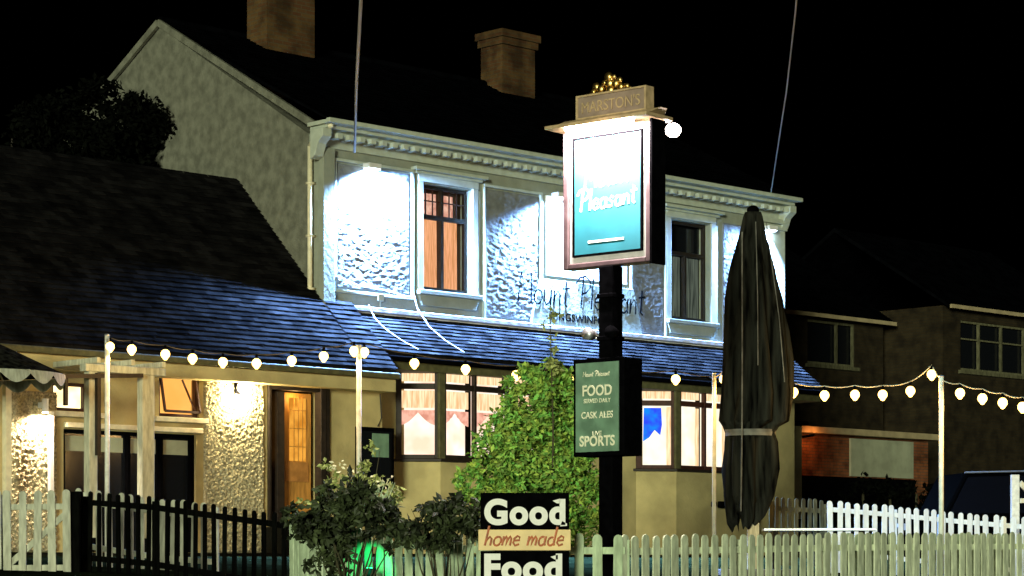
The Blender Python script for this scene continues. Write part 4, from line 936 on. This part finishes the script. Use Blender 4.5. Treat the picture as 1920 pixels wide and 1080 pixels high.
# ---------------------------------------------------------------- houses behind, right
def house(name, u0, u1, v, dep, ez, rh, wins, label, m='brick', zb=2.5, overhang=.3):
    o0 = ((u0+u1)/2, v, zb); root = empty(name, W(*o0), TH, label, 'house')
    b = MB(off=o0, uv=True); wall_open(b, u0, u1, zb, ez, v-.25, v, wins); b.box((u0, v-dep, zb), (u0+.25, v-.251, ez)); b.box((u1-.25, v-dep, zb), (u1, v-.251, ez)); b.box((u0+.26, v-dep, zb), (u1-.26, v-dep+.25, ez)); b.build('wall', M[m], root)
    b = MB(off=o0, uv=True); b.prism([(u0-.15, v+overhang, ez), (u0-.15, v-dep/2, ez+rh), (u0-.15, v-dep-overhang, ez), (u0-.15, v-dep-overhang, ez-.08), (u0-.15, v-dep/2, ez+rh-.12), (u0-.15, v+overhang, ez-.08)], (u1-u0+.3, 0, 0)); b.build('roof', M['darkslate'], root)
    b = MB(off=o0, uv=True); b.box((u0-.1, v+overhang, ez-.1), (u1+.1, v+overhang+.08, ez)); b.build('gutter', M['fascia'] if m == 'brick' else M['trim'], root)
    for (a, bb, z0, z1) in wins:
        f = MB(off=o0, uv=True); t = .06
        f.box((a, v-.12, z0), (a+t, v-.05, z1)); f.box((bb-t, v-.12, z0), (bb, v-.05, z1)); f.box((a+t, v-.12, z0), (bb-t, v-.05, z0+t)); f.box((a+t, v-.12, z1-t), (bb-t, v-.05, z1))
        x = a+(bb-a)*.64; f.box((x-.03, v-.12, z0+t), (x+.03, v-.05, z1-t))
        if bb-a > 2.5:
            for fr_ in (.3,): x = a+(bb-a)*fr_; f.box((x-.03, v-.12, z0+t), (x+.03, v-.05, z1-t))
            f.box((a+t, v-.119, z0+(z1-z0)*.62), (bb-t, v-.051, z0+(z1-z0)*.62+.04))
        w_ = f.build('window', M['darkolf'], root)
        f = MB(off=o0, uv=True); f.add([(a, v-.15, z0), (bb, v-.15, z0), (bb, v-.15, z1), (a, v-.15, z1)], [(0, 1, 2, 3)]); f.build('pane', M['glass'], w_)
        f = MB(off=o0, uv=True); f.box((a-.1, v, z0-.1), (bb+.1, v+.08, z0-.01)); f.build('sill', M['darkolf'], w_)
    return root
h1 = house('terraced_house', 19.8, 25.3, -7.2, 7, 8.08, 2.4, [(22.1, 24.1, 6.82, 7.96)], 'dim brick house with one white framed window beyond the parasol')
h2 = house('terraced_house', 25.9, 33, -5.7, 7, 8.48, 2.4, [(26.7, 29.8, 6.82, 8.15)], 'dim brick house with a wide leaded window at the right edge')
# low flat roofed extension with red lit brick and pale board
ex0 = (20, -4, 2.5); ex = empty('flat_roofed_outbuilding', W(*ex0), TH, 'low flat roofed brick outbuilding with pale fascia behind the white fence', 'outbuilding')
k = MB(off=ex0, uv=True); k.box((16.6, -6.9, 2.5), (22.9, -4.0, 4.7)); k.build('wall', M['rbrick'], ex)
k = MB(off=ex0, uv=True); k.box((16.4, -7.0, 4.72), (23.0, -3.7, 4.87)); k.build('roof', M['fascia'], ex, bevel=.01)
k = MB(off=ex0, uv=True); k.box((19.7, -3.99, 3.75), (22.2, -3.93, 4.66)); k.build('garage_door', M['panel'], ex)
k = MB(off=ex0, uv=True); k.box((17.6, -3.99, 2.5), (22.3, -3.95, 3.72)); k.build('dark_plinth', M['black'], ex)
lamp('porch_light', 'POINT', (17.9-20, -(-3.5+4), 2.1), 9, (1, .35, .1), ex, shadow_soft_size=.08)
k = MB(off=ex0, uv=True); k.tube([(17.9, -3.98, 4.62), (17.9, -3.6, 4.66)], .03, 8); k.build('porch_lamp', M['black'], ex)
# lit glazed door of the pub's side porch
lo0 = (13.5, -1, 2.6); lt = empty('side_porch', W(*lo0), TH, 'small side porch with a narrow lit window at the pub right end', 'porch')
k = MB(off=lo0, uv=True); wall_open(k, 12.6, 14.2, 2.6, 4.6, -1.3, -1.0, [(13.35, 13.78, 3.64, 4.36)]); k.build('wall', M['lower'], lt)
k = MB(off=lo0, uv=True); k.box((12.6, -2.6, 4.61), (14.3, -.9, 4.7)); k.build('roof', M['darkslate'], lt)
k = MB(off=lo0, uv=True); k.box((13.35, -1.14, 3.64), (13.78, -1.12, 4.36)); k.build('lit_window', M['paleroom'], lt)
# hedge in front of the outbuilding
hq = W(20, -1.5, 2.55); hd = empty('hedge', hq, TH, 'low dark hedge beneath the pale board of the outbuilding', 'hedge')
leaves('foliage', [((x, 0, .5), (.6, .4, .5)) for x in (-3, -2, -1, 0, 1, 2, 3, 4)], 2600, .09, M['leafv'], hd, clumps=90, rnd=random.Random(31)); k = MB()
for x in range(-3, 5): k.tube([(x, 0, -.1), (x, 0, .7)], .03, 6)
k.build('stem', M['stem'], hd)
# parked dark car
cq = at(1850, 960, 47); cgz = gh(cq.x, cq.y); ca = empty('parked_car', (cq.x, cq.y, cgz), rad(8), 'dark parked car behind the white fence at the right edge', 'car')
def scz(y): return EYE+(HOR-y)*47/F-cgz
hC = max(1.0, scz(886)); k = MB()
body = [(-2.05, .25), (-2.1, .62), (-1.95, .85), (-1.2, .92), (-.75, hC*.98), (.6, hC), (1.3, hC*.92), (1.85, .95), (2.1, .8), (2.12, .3)]
k.prism([(x, -.85, z) for x, z in body], (0, 1.7, 0)); k.build('body', M['car'], ca, bevel=.07)
k = MB(); k.prism([(-1.05, -.858, .95), (-.68, -.858, hC*.93), (.55, -.858, hC*.95), (1.2, -.858, hC*.88), (1.5, -.858, .97)], (0, .006, 0)); k.build('side_window', M['carglass'], ca)
k = MB(); k.tube([(-.75, -.86, hC*.98), (.6, -.86, hC*1.0), (1.3, -.86, hC*.92)], .018, 6); k.build('roof_rail', M['metal'], ca)
for x in (-1.3, 1.3):
    for y_ in (-.86, .7):
        k = MB(); k.tube([(x, y_, .31), (x, y_+.16, .31)], .31, 20); o = k.build('wheel', M['rubber'], ca); k = MB(); k.tube([(x, y_-.01, .31), (x, y_+.165, .31)], .18, 12); k.build('rim', M['metal'], o)
for x in (1.95, -1.98):
    k = MB(); k.box((x-.08, -.87, .62), (x+.14 if x > 0 else x+.04, -.6, .75)); k.build('headlight' if x < 0 else 'tail_light', M['metal'] if x < 0 else M['redframe'], ca)
# braced gate post at the right edge
q = at(1903, 890, 36); g_ = gh(q.x, q.y)-.05; gp_ = empty('braced_post', (q.x, q.y, g_), 0, 'pale timber post with diagonal brace at the right edge behind the white fence', 'post')
k = MB(); k.box((-.06, -.06, 0), (.06, .06, q.z-g_)); k.build('post', M['postp'], gp_, bevel=.01)
k = MB(); k.slab((.07, 0, q.z-g_-.12), (.5, 0, q.z-g_-.55), .05, .08); k.slab((.07, .0, q.z-g_-.4), (.6, 0, q.z-g_-.4), .05, .07); k.build('brace', M['postp'], gp_)
